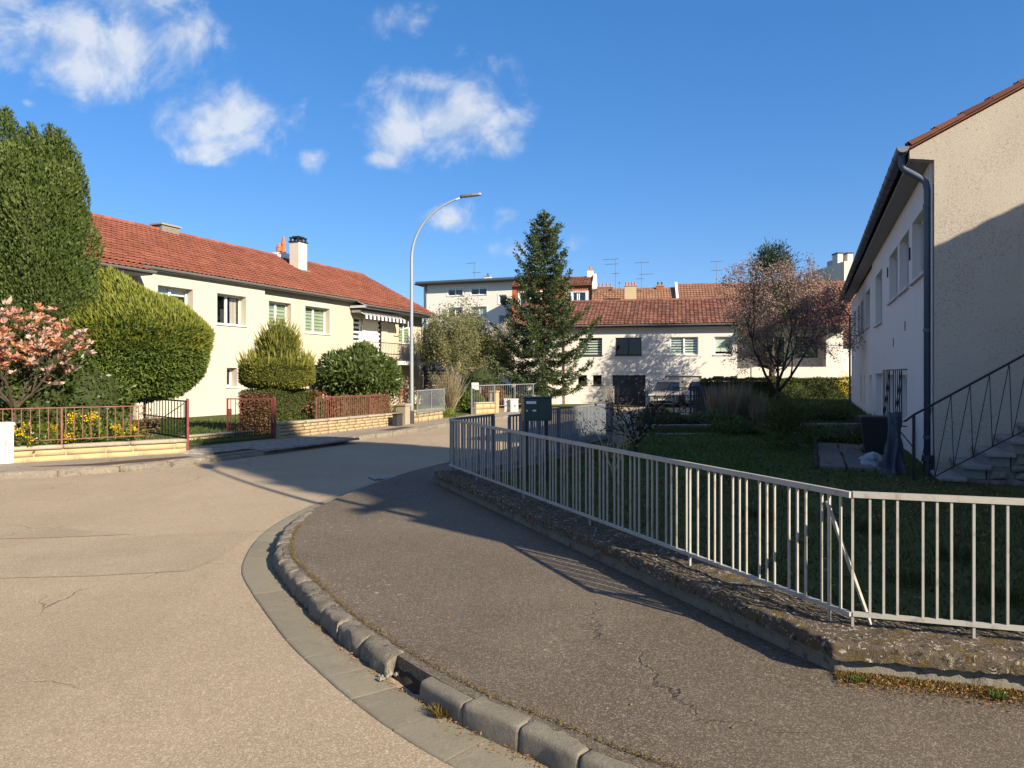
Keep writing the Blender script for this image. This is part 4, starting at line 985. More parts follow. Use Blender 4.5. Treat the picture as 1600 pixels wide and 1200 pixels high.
for z in (4.35, 2.33, .6): cl = MB(); cl.lathe([(z, .064), (z + .05, .064)], 10, dpx, -.085); obj('pipe_clamp', cl, m['zinc_dk'], dpo)
dp = MB(); dp.tube([(-26.4, REY - .10, 5.15), (-26.4, REY, 4.9), (-26.4, -.02, 4.5), (-26.4, -.02, 0)], .05, 8); obj('downpipe', dp, m['zinc_dk'], HR)

# steps against the gable, with railing and rubble stone side
stp = thing('outside_steps', 'concrete steps with rubble stone side climbing along the roughcast gable', 'steps', (6.77, 11.8, 0), aR)
for k in range(11):
    y = -.40 + .30 * k; z = -.05 + .19 * k
    box('step', m['step'], stp, .012, 1.16, y, y + .36, z - .055, z, b=.008)
    box('riser', m['step'], stp, .014, 1.075, y + .04, y + .30, z - .20, z - .056)
core = MB()
for k in range(1, 11): core.box(.016, 1.06, -.08 + .30 * k, .22 + .30 * k - .001, -.3, -.062 + .19 * k)
obj('core', core, m['rubble'], stp)
rs = [stone_mesh('rubble', .20, .16, .11, .028, 300 + s, nx=5, ny=4, nz=4, round_=.018) for s in range(6)]
for r_ in rs: r_.materials.append(m['rubble'])
for k in range(1, 11):
    z = -.28; yk = -.08 + .30 * k
    while z < -.2 + .19 * k:
        o = link('rubble_stone', random.choice(rs), None, stp, (1.12 + random.uniform(-.02, .02), yk + .13 + random.uniform(-.04, .04), z), 0); o.rotation_euler = (0, random.uniform(-.2, .2), math.pi / 2 + random.uniform(-.1, .1)); z += .105
sr = thing('stair_railing', 'black iron stair railing with inverted V bars on the concrete steps', 'railing', (6.77, 11.8, 0), aR)
xr = 1.12; rr0 = MB(); y0, z0 = -.42, 1.04; sl = .19 / .30
zr_ = lambda y: z0 + (y - y0) * sl; zl = lambda y: -.02 + (y + .42) * sl
rr0.tube([(xr, y0 - .12, zr_(y0) - .10), (xr, y0, zr_(y0)), (xr, 2.9, zr_(2.9))], .017, 6); obj('handrail', rr0, m['iron'], sr)
q = MB(); q.tube([(xr, y0 + .02, zl(y0)), (xr, 2.9, zl(2.9))], .010, 5); obj('bottom_rail', q, m['iron'], sr)
q = MB(); q.box(xr - .02, xr + .02, y0 - .02, y0 + .02, -.3, zr_(y0) - .01); obj('post', q, m['iron'], sr)
q = MB(); q.tube([(xr, y0, .55), (xr, y0 - .30, .95), (xr, y0 - .12, zr_(y0) - .1)], .009, 5); obj('brace', q, m['iron'], sr)
for k in range(13):
    yt = y0 + .24 * (k + 1)
    for f in (-.20, .035):
        q = MB(); q.tube([(xr, yt, zr_(yt)), (xr, yt + f, zl(yt + f))], .007, 4); obj('bar', q, m['iron'], sr)
for y in (1.0, 2.2):
    q = MB(); q.box(xr + .02, xr + .04, y - .012, y + .012, -.2, zl(y) + .05); obj('post', q, m['iron'], sr)
pp = thing('clay_pipe', 'short dark upright pipe at the foot of the blue-grey downpipe', 'pipe', (6.77 - .375 * .25 - .927 * .12, 11.8 - .927 * .25 + .375 * .12, 0), aR)
q = MB(); q.lathe([(-.2, .075), (.26, .075), (.27, .095), (.36, .095), (.36, .08), (.2, .07)], 10); obj('pipe_body', q, m['anth'], pp)

# ------------------------------------------------------------------ neighbouring house beyond the right edge (its shadow lies on the gable and the garden)
e0, g0 = 3.33, 2.2
pn = Vector((6.77, 11.8)) - U * g0 + NR * e0
HN = thing('house', 'neighbouring house with dark tiled roof beyond the right edge of the photo', 'house', (pn.x, pn.y, 0), aR)
mb = MB(); wall_holes(mb, .2, 8.2, -.3, 5.16, [(1.2, 2.8, 3.4, 4.55), (4.4, 6.0, 3.4, 4.55)], y=0)
mb.add([(.2, 9, -.3), (8.2, 9, -.3), (8.2, 9, 5.2), (.2, 9, 5.2)], [(3, 2, 1, 0)], .5); obj('wall', mb, m['rside'], HN)
mb = MB(); gable(mb, 8.4, 0, 9, 5.15, RRZ - .08, RRY, 5.15, -.3, .2); gable(mb, 0, 0, 9, 5.15, RRZ - .08, RRY, 5.15, -.3, .2, -1); obj('gable_wall', mb, m['rgable'], HN)
roof(HN, -.05, 8.45, REY, REZ, RRY, RRZ, 9.46, 5.30, m['tile_r'], .25, .41)
for w_ in [(1.2, 2.8, 3.4, 4.55), (4.4, 6.0, 3.4, 4.55)]: window(HN, w_, 0, .2, 2, 'roller')

# ------------------------------------------------------------------ middle house
aM = math.atan2(-.218, .976)
HM = thing('house', 'white house with brown tiled roof and two garages facing the camera across the street', 'house', (5.09, 50.0, 0), aM)
MB0 = -.75
MEY, MEZ, MRY, MRZ = -.42, 4.92, 4.6, 7.0
wm = [(-.55, 1.03, 2.90, 4.08), (1.92, 3.65, 2.90, 4.08), (5.52, 7.33, 2.90, 4.08), (8.35, 9.5, 2.90, 4.08)]
gm_ = [(1.72, 3.92, -.60, 1.56), (5.2, 7.55, -.60, 1.52)]
sm_ = [(-.62, 0.0, .90, 1.56), (.40, 1.0, .90, 1.56), (8.30, 8.95, .95, 1.5), (9.35, 9.75, .95, 1.5)]
lm = [(-4.4, -3.3, .6, 1.6), (-3.0, -2.0, .6, 1.6), (-4.6, -2.8, 2.9, 4.08)]
mb = MB(); wall_holes(mb, -5.1, 9.8, MB0, 4.85, wm + gm_ + sm_ + lm, y=0, rev=.2)
mb.add([(9.8, 0, 2.1), (9.8, 1.6, 2.1), (9.8, 1.6, 4.85), (9.8, 0, 4.85)], [(0, 1, 2, 3)], .5)
obj('wall', mb, m['white_pl'], HM)
mb = MB(); wall_holes(mb, 9.802, 16.2, MB0, 1.35, [(12.6, 13.7, .7, 1.2)], y=0.0)
wall_holes(mb, 9.802, 16.2, 1.35, 4.85, [(11.2, 12.9, 2.0, 4.1), (13.6, 15.0, 2.7, 4.1)], y=1.6)
mb.box(15.2, 16.2, 0.002, 1.58, 1.352, 4.6)
mb.add([(-5, 9, MB0), (16, 9, MB0), (16, 9, 4.85), (-5, 9, 4.85)], [(3, 2, 1, 0)], .5)
obj('wall', mb, m['white_pl'], HM)
mb = MB(); gable(mb, 16.2, 1.602, 9.2, 4.85, MRZ - .1, MRY, 4.85, MB0, .2); gable(mb, -5.1, .01, 9.2, 4.85, MRZ - .1, MRY, 4.85, MB0, .2, -1); obj('gable_wall', mb, m['grey_pl'], HM)
roof(HM, -5.3, 16.5, MEY, MEZ, MRY, MRZ, 9.6, 4.9, m['tile_m'], .27, .36)
mb = MB(); tslope(mb, 10.6, 16.5, -1.0, MEZ - .24, MEY, MEZ, .27, .36); t = obj('canopy_tiles', mb, m['tile_m'], HM); t['kind'] = 'stuff'
box('canopy', m['soffit'], HM, 10.6, 16.5, -.98, 1.58, MEZ - .36, MEZ - .27)
gutter(HM, -5.3, 10.6, MEY - .07, MEZ - .02); gutter(HM, 10.55, 16.5, -1.07, MEZ - .26)
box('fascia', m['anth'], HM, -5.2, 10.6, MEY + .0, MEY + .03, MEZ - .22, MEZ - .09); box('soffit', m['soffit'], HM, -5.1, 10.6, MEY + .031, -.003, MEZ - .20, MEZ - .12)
window(HM, wm[0], 0, .2, 1, 'white', frame=m['anth'], sillm=m['anth']); window(HM, wm[1], 0, .2, 2, 'top', frame=m['anth'], gl=m['glass_dk'], sillm=m['anth'])
window(HM, wm[2], 0, .2, 2, 'white'); window(HM, wm[3], 0, .2, 1, 'roller')
for w_ in sm_ + lm[:2]: window(HM, w_, 0, .2, 1, None, frame=m['anth'], sillm=m['anth'], fw=.04)
window(HM, lm[2], 0, .2, 2, None)
for w_, mt in zip(gm_, (m['garage_dk'], m['garage_lt'])):
    gd = box('garage_door', mt, HM, w_[0] + .003, w_[1] - .003, .14, .18, w_[2], w_[3] - .003)
    for k in range(4): box('door_panel', mt, gd, w_[0] + .03, w_[1] - .03, .125, .139, w_[2] + .03 + k * .53, w_[2] + .03 + k * .53 + .50)
bal = box('balcony', m['white_pl'], HM, 10.6, 15.19, -.9, -.78, 1.38, 2.08); box('balcony_floor', m['grey_pl'], bal, 10.6, 16.2, -.77, 1.59, 1.30, 1.348); box('parapet_side', m['white_pl'], bal, 10.6, 10.72, -.777, -.01, 1.352, 2.08)
for w_ in [(11.2, 12.9, 2.0, 4.1), (13.6, 15.0, 2.7, 4.1)]: window(HM, w_, 1.6, .15, 2, None, frame=m['anth'], sill=False)
dn = MB(); dn.tube([(-1.55, -.06, 4.6), (-1.55, -.06, MB0)], .05, 6); obj('downpipe', dn, m['red'], HM)
tp2 = thing('house_porch', 'small cream porch wall with white door edge under the spruce', 'porch', (5.09, 50.0, 0), aM)
box('porch_wall', m['white_pl'], tp2, -3.5, -1.75, -1.6, -.01, MB0, 1.55); box('porch_roof', m['anth'], tp2, -3.7, -1.6, -1.8, -.01, 1.552, 1.66)

# hanging plants in the loggia are part of the shade; antennas
# ------------------------------------------------------------------ houses and flats behind
def far_block(name, label, cat, px0, px1, Y, yaw, depth):
    t = thing(name, label, cat, (X(px0, Y), Y, 0), yaw); return t
L2 = far_block('row_house', 'long weathered roof of the row house behind the white house', 'house', 922, 0, 74, R(-9), 9)
w2 = 33.0; ez2 = Z(497, 74); rz2 = Z(452, 78)
mb = MB(); wall_holes(mb, 0, w2, -1, ez2, [(2 + 3.6 * k, 3.4 + 3.6 * k, ez2 - 1.7, ez2 - .5) for k in range(8)], y=0); gable(mb, w2, .01, 9, ez2, rz2 - .1, 4.5, ez2, -1, .2); gable(mb, 0, .01, 9, ez2, rz2 - .1, 4.5, ez2, -1, .2, -1); obj('wall', mb, m['apt'], L2)
for k in range(8): window(L2, (2 + 3.6 * k, 3.4 + 3.6 * k, ez2 - 1.7, ez2 - .5), 0, .2, 2, None)
roof(L2, 0, 8.6, -.5, ez2 - .2, 4.5, rz2, 9.5, ez2, m['tile_far'], .30, .42); roof(L2, 8.85, w2 + .3, -.5, ez2 - .1, 4.5, rz2 + .35, 9.5, ez2, m['tile_or'], .30, .42)
mb = MB(); mb.extr([(-.6, ez2 - .3), (4.5, rz2 - .3), (4.5, rz2 + .65), (-.6, ez2 + .05)], 8.6, 8.85, 'x'); obj('party_wall', mb, m['sill'], L2)
def stack(par, x, y, z0, z1, w_, d_, mat, pots, pm):
    c_ = box('chimney', mat, par, x, x + w_, y, y + d_, z0, z1); box('chimney_slab', m['coping'], c_, x - .06, x + w_ + .06, y - .06, y + d_ + .06, z1 + .002, z1 + .1)
    for k in range(pots):
        mb = MB(); mb.lathe([(z1 + .102, .11), (z1 + .45, .085)], 8, x + w_ * (k + .5) / pots, y + d_ / 2); obj('chimney_pot', mb, pm, c_)
stack(L2, 3.45, .6, ez2 - 1, Z(449, 75), 1.15, .9, m['chim_old'], 4, m['terra'])
stack(L2, 6.7, 4.2, rz2 - .5, rz2 + .25, .75, .6, m['brick'], 2, m['darkmetal'])
stack(L2, .55, 4.3, rz2 - .5, rz2 + .2, 1.6, .5, m['tile_far'], 4, m['terra'])
sk = box('skylight', m['anth'], L2, 12.6, 13.3, .9, 1.5, ez2 + .85, ez2 + 1.05)
BRK = far_block('brick_house', 'red brick block with tiled roof and white gable beside the spruce', 'house', 800, 0, 82, R(-9), 8)
bz = Z(447, 82); bw = (922 - 800) / F * 82 * 1.02
ops = [(.9, 3.2, bz - 2.3, bz - .8), (7.3 - 1.1, 8.35, bz - 2.1, bz - .85), (bw - 2.1, bw - .7, bz - 2.1, bz - .85), (.9, 3.2, bz - 5.2, bz - 3.7)]
mb = MB(); wall_holes(mb, 0, bw, -1, bz, ops, y=0); obj('wall', mb, m['brick'], BRK)
for o_ in ops:
    wv = window(BRK, o_, 0, .15, 2, None); sx = MB(); a, b, c, d = o_
    sx.box(a - .22, a - .002, -.04, .0, c - .2, d + .2); sx.box(b + .002, b + .22, -.04, .0, c - .2, d + .2); sx.box(a, b, -.04, .0, d + .002, d + .2); obj('surround', sx, m['pvc'], wv)
roof(BRK, -.1, bw + .02, -.4, bz - .02, 4.2, bz + 1.35, 8.5, bz, m['tile_m'], .35, .42, rear=False)
mb = MB(); mb.extr([(-.35, -1), (8.2, -1), (8.2, bz + .2), (4.2, bz + 1.75), (-.35, bz + .1)], bw + .03, bw + .30, 'x'); obj('gable_wall', mb, m['sill'], BRK)
stack(BRK, bw - .75, 3.9, bz + .8, bz + 2.15, .7, .6, m['chim'], 1, m['terra'])

APT = far_block('apartment_building', 'flat roofed grey apartment block rising behind the budding trees', 'building', 662, 0, 95, R(-20.5), 12)
az = Z(446, 95); aw_ = 18.4
ops = []; kinds_ = []
for r_, (pt, pb_) in enumerate(((450, 463), (481, 496), (512, 527), (543, 556))):
    for xa, xb, kk in ((3.4, 5.5, 'top'), (6.6, 8.8, 'top' if r_ != 1 else 'roller')):
        ops.append((xa, xb, Z(pb_, 94) - .1 * 0, Z(pt, 94))); kinds_.append(kk)
    ops.append((10.4, 11.4, Z(pb_ - 1, 93) - 1.2, Z(pt + 8, 93) - .4)); kinds_.append(None)
    ops.append((13.4, 15.4, Z(pb_, 94), Z(pt, 94))); kinds_.append(None)
mb = MB(); wall_holes(mb, 0, aw_, -1, az, ops, y=0, rev=.25); mb.add([(0, 0, -1), (0, 12, -1), (0, 12, az), (0, 0, az), (aw_, 0, -1), (aw_, 12, -1), (aw_, 12, az), (aw_, 0, az), (0, 12, az), (aw_, 12, az)], [(3, 2, 1, 0), (4, 5, 6, 7), (1, 2, 6, 5)], .5); obj('wall', mb, m['apt'], APT)
for o_, kk in zip(ops, kinds_):
    wv = window(APT, o_, 0, .25, 2 if o_[1] - o_[0] > 1.5 else 1, kk, fw=.1); a, b, c, d = o_
    sx = MB(); sx.box(a - .14, a - .002, -.03, 0, c - .1, d + .12); sx.box(b + .002, b + .14, -.03, 0, c - .1, d + .12); sx.box(a, b, -.03, 0, d + .002, d + .12); obj('surround', sx, m['pvc'], wv)
box('flat_roof', m['darkmetal'], APT, -.9, aw_ + .5, -.9, 12.5, az + .002, az + .16); box('roof_edge', m['zinc_dk'], APT, -.8, aw_ + .4, -.8, 12.4, az + .162, az + .42)
mb = MB(); mb.tube([(.35, -.08, az), (.35, -.08, 0)], .09, 6); obj('downpipe', mb, m['zinc_dk'], APT)
stack(APT, 7.2, 3.0, az + .4, az + 1.15, .8, .6, m['pvc'], 1, m['darkmetal'])
TW = far_block('tower_block', 'grey tower block with two roof chimneys beside the right gutter', 'building', 1319, 0, 150, R(1), 12)
tz = Z(408, 150)
mb = MB(); mb.add([(0, 0, -1), (12, 0, -1), (12, 20, -1), (0, 20, -1), (0, 0, tz), (12, 0, tz), (12, 20, tz), (0, 20, tz)], [(0, 1, 5, 4), (1, 2, 6, 5), (2, 3, 7, 6), (3, 0, 4, 7), (4, 5, 6, 7)], .5); obj('wall', mb, m['chim'], TW)
for k, (x, hh) in enumerate(((.3, 2.1), (2.4, 2.1))):
    c_ = box('chimney', m['chim'], TW, x, x + 1.1, 3.5, 6.0, tz - .1, tz + hh); box('chimney_slab', m['darkmetal'], c_, x - .1, x + 1.2, 3.4, 6.1, tz + hh + .002, tz + hh + .3)
box('roof_house', m['grey_pl'], TW, .5, 6, 6.2, 9, tz, tz + 1.2)
for z in np.arange(tz - 4, 2, -2.8):
    for y in (7.5, 10.5): box('window', m['glass_dk'], TW, -.06, -.003, y, y + 1.4, z, z + 1.4)
FR = far_block('house', 'house with orange tiled roof between the white house and the right gutter', 'house', 1311, 0, 66, R(-9), 8)
mb = MB(); fz = Z(536, 66); mb.box(0, 9, 0, 8, -1, fz); obj('wall', mb, m['apt'], FR); roof(FR, -.6, 9, -.6, fz + .05, 4, fz + 2.6, 8.5, fz, m['tile_or'], .3, .4, rear=False)
for px, yt, Y, arms, lab in ((962, 404, 76, ((.98, 1.6, -.5), (.85, 1.4, -.4), (.6, .7, 0)), 'tall aerial mast left of the old chimney with two arms at its top'), (1003, 406, 77, ((.92, 1.5, 0), (.6, 1.4, .4), (.48, .8, -.2)), 'aerial mast between the two old chimneys with arms at mid height'),
                             (1120, 407, 79, ((.97, 1.3, .0), (.72, 1.2, 0)), 'aerial mast on the orange ridge above the second garage'), (1157, 431, 79, ((.7, .5, 0),), 'short thin aerial mast just left of the plum tree'), (968, 440, 77, ((.9, .2, 0),), 'small plain mast close to the old chimney'),
                             (1301, 443, 74, ((.9, .25, 0),), 'white stub mast on the orange roof below the tower block')):
    antenna(X(px, Y), Y, Z(463, Y), Z(yt, Y), lab, arms, 'aerials on the rear roofs', R(-9))
antenna(X(741, 92), 92, Z(437, 92), Z(410, 92), 'aerial on the flat roof of the grey apartment block', ((.95, 1.2, -.4), (.4, 1.0, .3)), 'aerials on the rear roofs', R(-9))
# ------------------------------------------------------------------ plants
def nrmz(v): return v / np.maximum(np.linalg.norm(v, axis=1, keepdims=True), 1e-9)
def lumps(d, freq, seed, n=7):
    r = np.random.default_rng(seed); k = r.normal(size=(n, 3)) * freq; ph = r.uniform(0, 6.28, n)
    return np.sin(d @ k.T + ph).mean(axis=1) * 1.8
def leaf_mesh(name, pts, axis, length, width, mat, parent, tint, fold=0.0, rng=RNG):
    n = len(pts); axis = nrmz(axis); rnd = nrmz(rng.normal(size=(n, 3))); side = nrmz(np.cross(axis, rnd)); L = np.asarray(length).reshape(-1, 1) * np.ones((n, 1)); Wd = np.asarray(width).reshape(-1, 1) * np.ones((n, 1))
    up = np.cross(side, axis)
    V = np.empty((n, 4, 3)); V[:, 0] = pts; V[:, 1] = pts + axis * L * .45 - side * Wd * .5 + up * fold * Wd; V[:, 2] = pts + axis * L; V[:, 3] = pts + axis * L * .45 + side * Wd * .5 + up * fold * Wd
    me = bpy.data.meshes.new(name); me.vertices.add(n * 4); me.vertices.foreach_set('co', V.astype(np.float32).ravel()); me.loops.add(n * 4); me.loops.foreach_set('vertex_index', np.arange(n * 4, dtype=np.int32))
    me.polygons.add(n); me.polygons.foreach_set('loop_start', np.arange(0, n * 4, 4, dtype=np.int32)); me.polygons.foreach_set('loop_total', np.full(n, 4, dtype=np.int32))
    at = me.attributes.new('tint', 'FLOAT', 'FACE'); at.data.foreach_set('value', np.clip(tint * np.ones(n), 0, 1).astype(np.float32)); me.update(calc_edges=True)
    o = link(name, me, mat, parent); return o
def prof_pts(prof, n, rng, amp, freq, seed, depth=.25, squash=None):
    z = np.array([p[0] for p in prof]); r = np.array([p[1] for p in prof])
    seg = np.hypot(np.diff(z), np.diff(r)) * (r[:-1] + r[1:] + .05); cdf = np.cumsum(seg) / seg.sum()
    k = np.searchsorted(cdf, rng.uniform(size=n)); t = rng.uniform(size=n); zz = z[k] + (z[k + 1] - z[k]) * t; rr = r[k] + (r[k + 1] - r[k]) * t
    th = rng.uniform(0, 2 * np.pi, n); dz = (z[k + 1] - z[k]); dr = (r[k + 1] - r[k]); ln = np.hypot(dz, dr) + 1e-6
    nx = np.stack([np.cos(th) * dz / ln, np.sin(th) * dz / ln, -dr / ln], 1)
    p = np.stack([np.cos(th) * rr, np.sin(th) * rr, zz], 1)
    lf = lumps(p, freq, seed); u = rng.uniform(size=n) ** 1.5
    p = p + nx * (amp * lf - depth * u)[:, None]
    if squash is not None: p[:, 1] *= squash
    return p, nx, lf
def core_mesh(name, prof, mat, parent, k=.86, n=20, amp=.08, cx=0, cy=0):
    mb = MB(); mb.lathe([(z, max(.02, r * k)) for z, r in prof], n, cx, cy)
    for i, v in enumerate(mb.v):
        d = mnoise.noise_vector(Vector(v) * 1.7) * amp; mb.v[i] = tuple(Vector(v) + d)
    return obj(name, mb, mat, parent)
def shrub(name, label, cat, loc, prof, n, mat, leaf, wid, amp=.1, freq=3.0, depth=.3, out=.55, up=.25, seed=0, group=None, trunk=None, core=.84, tint_b=0.0, squash=None, part='crown', core_amp=.08, coremat=None, jit=.5):
    rng = np.random.default_rng(seed + 100); t = thing(name, label, cat, loc, 0, group)
    p, nx, lf = prof_pts(prof, n, rng, amp, freq, seed, depth, squash)
    ax = nrmz(nx) * out + rng.normal(size=(n, 3)) * jit + np.array([0, 0, up])
    tint = np.clip(rng.uniform(size=n) * .75 + .18 * lf + .12 + tint_b, 0, 1)
    crown = leaf_mesh(part, p, ax, rng.uniform(.7, 1.3, n) * leaf, rng.uniform(.7, 1.3, n) * wid, mat, t, tint, rng=rng)
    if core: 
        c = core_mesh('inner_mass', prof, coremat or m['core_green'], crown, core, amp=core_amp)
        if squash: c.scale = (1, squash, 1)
    if trunk:
        mb = MB(); mb.tube([(0, 0, -.1), (trunk[2] if len(trunk) > 2 else .02, .02, trunk[1] * .5), (0, 0, trunk[1])], [trunk[0], trunk[0] * .85, trunk[0] * .7], 8); obj('trunk', mb, m['bark'], t)
    return t
def gpt(px, Y, h=.12): return (X(px, Y), Y, gz(Y) + h)

# clump of tall thuja columns
stems = [(10, 18.6, 168, 1.0, 11), (48, 18.2, 196, .80, 12), (78, 18.6, 194, .80, 13), (94, 18.4, 207, .84, 14), (-50, 18.8, 180, 1.2, 15), (20, 17.7, 232, .9, 17), (62, 17.7, 250, .85, 18), (88, 18.0, 262, .8, 19)]
TJ = thing('thuja_tree', 'very tall dense clump of dark green thuja columns at the left edge', 'tree', gpt(20, 18.5))
pl_, ax_, tn_ = [], [], []
rng = np.random.default_rng(5)
for px, Y, py, r, sd in stems:
    h = Z(py, Y); n = int(27000 * r); o_ = np.array([X(px, Y) - TJ.location.x, Y - TJ.location.y, 0])
    prof = [(.2, r * .8), (h * .2, r), (h * .5, r * 1.02), (h * .70, r * .90), (h * .84, r * .74), (h * .93, r * .46), (h * .975, r * .2), (h, .02)]
    p, nx, lf = prof_pts(prof, n, rng, .17, 2.3, sd, .25)
    pl_.append(p + o_); ax_.append(nrmz(nx) * .5 + rng.normal(size=(n, 3)) * .35 + np.array([0, 0, .95])); tn_.append(np.clip(rng.uniform(size=n) * .7 + .3 * lf + .15, 0, 1))
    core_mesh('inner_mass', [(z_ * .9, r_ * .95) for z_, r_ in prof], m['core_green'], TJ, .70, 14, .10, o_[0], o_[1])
P_, A_, T_ = np.concatenate(pl_), np.concatenate(ax_), np.concatenate(tn_)
leaf_mesh('crown', P_, A_, rng.uniform(.06, .13, len(P_)), rng.uniform(.03, .06, len(P_)), m['thuja'], TJ, T_, rng=rng)
mb = MB(); mb.tube([(0, 0, -.2), (0, 0, 3)], [.2, .12], 8); obj('trunk', mb, m['bark'], TJ)

# broad rounded juniper-like bush
prof = [(.85, .55), (1.0, 1.35), (1.5, 1.72), (2.1, 1.98), (2.7, 2.05), (3.0, 1.88), (3.3, 1.5), (3.6, 1.05), (3.9, .6), (4.2, .05)]
B1 = shrub('juniper_bush', 'huge yellow-green rounded conifer bush in front of the cream house', 'bush', gpt(198, 19.6, .15), prof, 95000, m['yewbush'], .105, .036, amp=.13, freq=2.0, depth=.22, out=.55, up=.22, seed=21, trunk=(.14, 1.6), core=.86, jit=.5)
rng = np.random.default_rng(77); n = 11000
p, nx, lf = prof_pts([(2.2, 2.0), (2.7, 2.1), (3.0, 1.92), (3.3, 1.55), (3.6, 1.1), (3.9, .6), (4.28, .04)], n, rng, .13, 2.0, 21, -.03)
leaf_mesh('shoots', p, nrmz(nx) * .8 + rng.normal(size=(n, 3)) * .25 + np.array([0, 0, .7]), rng.uniform(.08, .20, n), .034, m['yewtip_sunlit'], B1, rng.uniform(.3, 1, n), rng=rng)['kind'] = 'stuff'  # shoots on the upper bush only, their lighter colour painting its sunlit top
for o in [B1] + list(B1.children_recursive):
    if o.type == 'MESH':
        for v in o.data.vertices:
            if v.co.z > 2.9: v.co.x -= (v.co.z - 2.9) * .38

# dark glossy shrub behind the magnolia
shrub('laurel_bush', 'dark glossy laurel bush under the pink magnolia', 'bush', gpt(28, 16.9, .15), [(.05, 1.0), (.5, 1.45), (1.3, 1.6), (2.0, 1.4), (2.5, .9), (2.75, .1)], 9500, m['laurel'], .13, .055, amp=.14, depth=.35, seed=31, trunk=(.08, .8))
shrub('laurel_bush', 'low dark green bush between the magnolia and the big conifer bush', 'bush', gpt(125, 17.6, .15), [(.0, .7), (.4, 1.0), (1.0, 1.1), (1.5, .8), (1.8, .1)], 3500, m['laurel'], .12, .05, amp=.14, depth=.35, seed=32, trunk=(.05, .5))

def branches(base, height, spread, levels, seed, n0=5, start=.25, up=.6, r0=.09, shrink=.62, kids=4):
    """recursive limbs; returns limb polylines [(points, radii)] and twig end points"""
    rr = random.Random(seed); limbs = []; ends = []
    def grow(p, d, L, r, lev):
        pts = [p.copy()]; q = p.copy(); dd = d.copy(); k = 5
        for i in range(k):
            dd = (dd + Vector((rr.gauss(0, .13), rr.gauss(0, .13), rr.gauss(.05 * up, .10)))).normalized(); q = q + dd * L / k; pts.append(q.copy())
        limbs.append((pts, [r * (1 - .6 * i / k) for i in range(k + 1)], lev))
        if lev >= levels: ends.extend(pts[2:]); return
        for c in range(kids):
            i = rr.randint(2, k); a = rr.uniform(0, 6.28); t = pts[i] - pts[i - 1]; t.normalize(); o_ = t.orthogonal().normalized(); o2 = t.cross(o_)
            nd = (t * rr.uniform(.5, .9) + (o_ * math.cos(a) + o2 * math.sin(a)) * rr.uniform(.5, .9) + Vector((0, 0, .15 * up))).normalized()
            grow(pts[i], nd, L * rr.uniform(shrink - .12, shrink + .12), r * .5, lev + 1)
        grow(pts[-1], dd, L * .6, r * .42, lev + 1)
    for k in range(n0):
        a = 6.28 * k / n0 + rr.uniform(-.4, .4)
        grow(Vector(base), Vector((math.cos(a) * spread, math.sin(a) * spread, 1)).normalized(), height * rr.uniform(.42, .55), r0 * .7, 1)
    return limbs, ends
def branch_tree(name, label, cat, loc, trunk_h, trunk_r, height, spread, levels, seed, bark, leafmat, nleaf, leaf, wid, n0=4, kids=4, jitter=.12, scale=(1, 1, 1), leafname='crown', hang=0.0, minr=.006, shrink=.62, group=None, up=.6, sides=(7, 5, 4, 3, 3)):
    t = thing(name, label, cat, loc, 0, group); rr = random.Random(seed)
    limbs, ends = branches((0, 0, trunk_h), height - trunk_h, spread, levels, seed, n0, r0=trunk_r, kids=kids, shrink=shrink, up=up)
    tr = MB(); tr.tube([(0, 0, -.2), (.02, .01, trunk_h * .5), (0, 0, trunk_h + .05)], [trunk_r * 1.25, trunk_r, trunk_r * .9], 8); tk = obj('trunk', tr, bark, t)
    lm_ = MB()
    for pts, rad, lev in limbs: lm_.tube([Vector((p.x * scale[0], p.y * scale[1], p.z * scale[2])) for p in pts], [max(minr, r) for r in rad], sides[min(lev, 4)], cap=False)
    lo = obj('limbs', lm_, bark, t); lo['kind'] = 'stuff'
    if nleaf:
        rng = np.random.default_rng(seed); e = np.array([(p.x * scale[0], p.y * scale[1], p.z * scale[2]) for p in ends]); pk = e[rng.integers(0, len(e), nleaf)] + rng.normal(size=(nleaf, 3)) * jitter
        ax = rng.normal(size=(nleaf, 3)) + np.array([0, 0, hang]); leaf_mesh(leafname, pk, ax, rng.uniform(.6, 1.4, nleaf) * leaf, rng.uniform(.6, 1.4, nleaf) * wid, leafmat, t, rng.uniform(size=nleaf), rng=rng)
    return t, ends

# magnolia with pink blossoms
MG, ends = branch_tree('magnolia', 'magnolia with coral and pink blossoms at the left edge above the railing', 'tree', gpt(20, 15.6, .15), 1.0, .05, 4.3, .80, 3, 41, m['bark'], m['hedge'], 1600, .07, .035, n0=7, kids=4, scale=(.86, .80, .80))
rng = np.random.default_rng(43); e = np.array([tuple((p.x * .86, p.y * .80, p.z * .80)) for p in ends]); e = e[e[:, 2] > .9]; pk = e[rng.choice(len(e), min(400, len(e)), replace=False)]
for nm, mt, sel in (('blossom', m['magnolia'], pk[:240]), ('blossom_pale', m['mag_pale'], pk[240:])):
    k = 7; c = np.repeat(sel, k, 0); tilt = np.repeat(rng.normal(size=(len(sel), 3)) * .35, k, 0); th = np.tile(np.arange(k) * 6.28 / k, len(sel)) + rng.uniform(0, .6, len(c)); ax = np.stack([np.cos(th) * .8, np.sin(th) * .8, rng.uniform(.2, 1.0, len(c))], 1) + tilt
    leaf_mesh(nm, c, ax, rng.uniform(.10, .17, len(c)), rng.uniform(.06, .085, len(c)), mt, MG, rng.uniform(size=len(c)), fold=-.2, rng=rng)['kind'] = 'stuff'

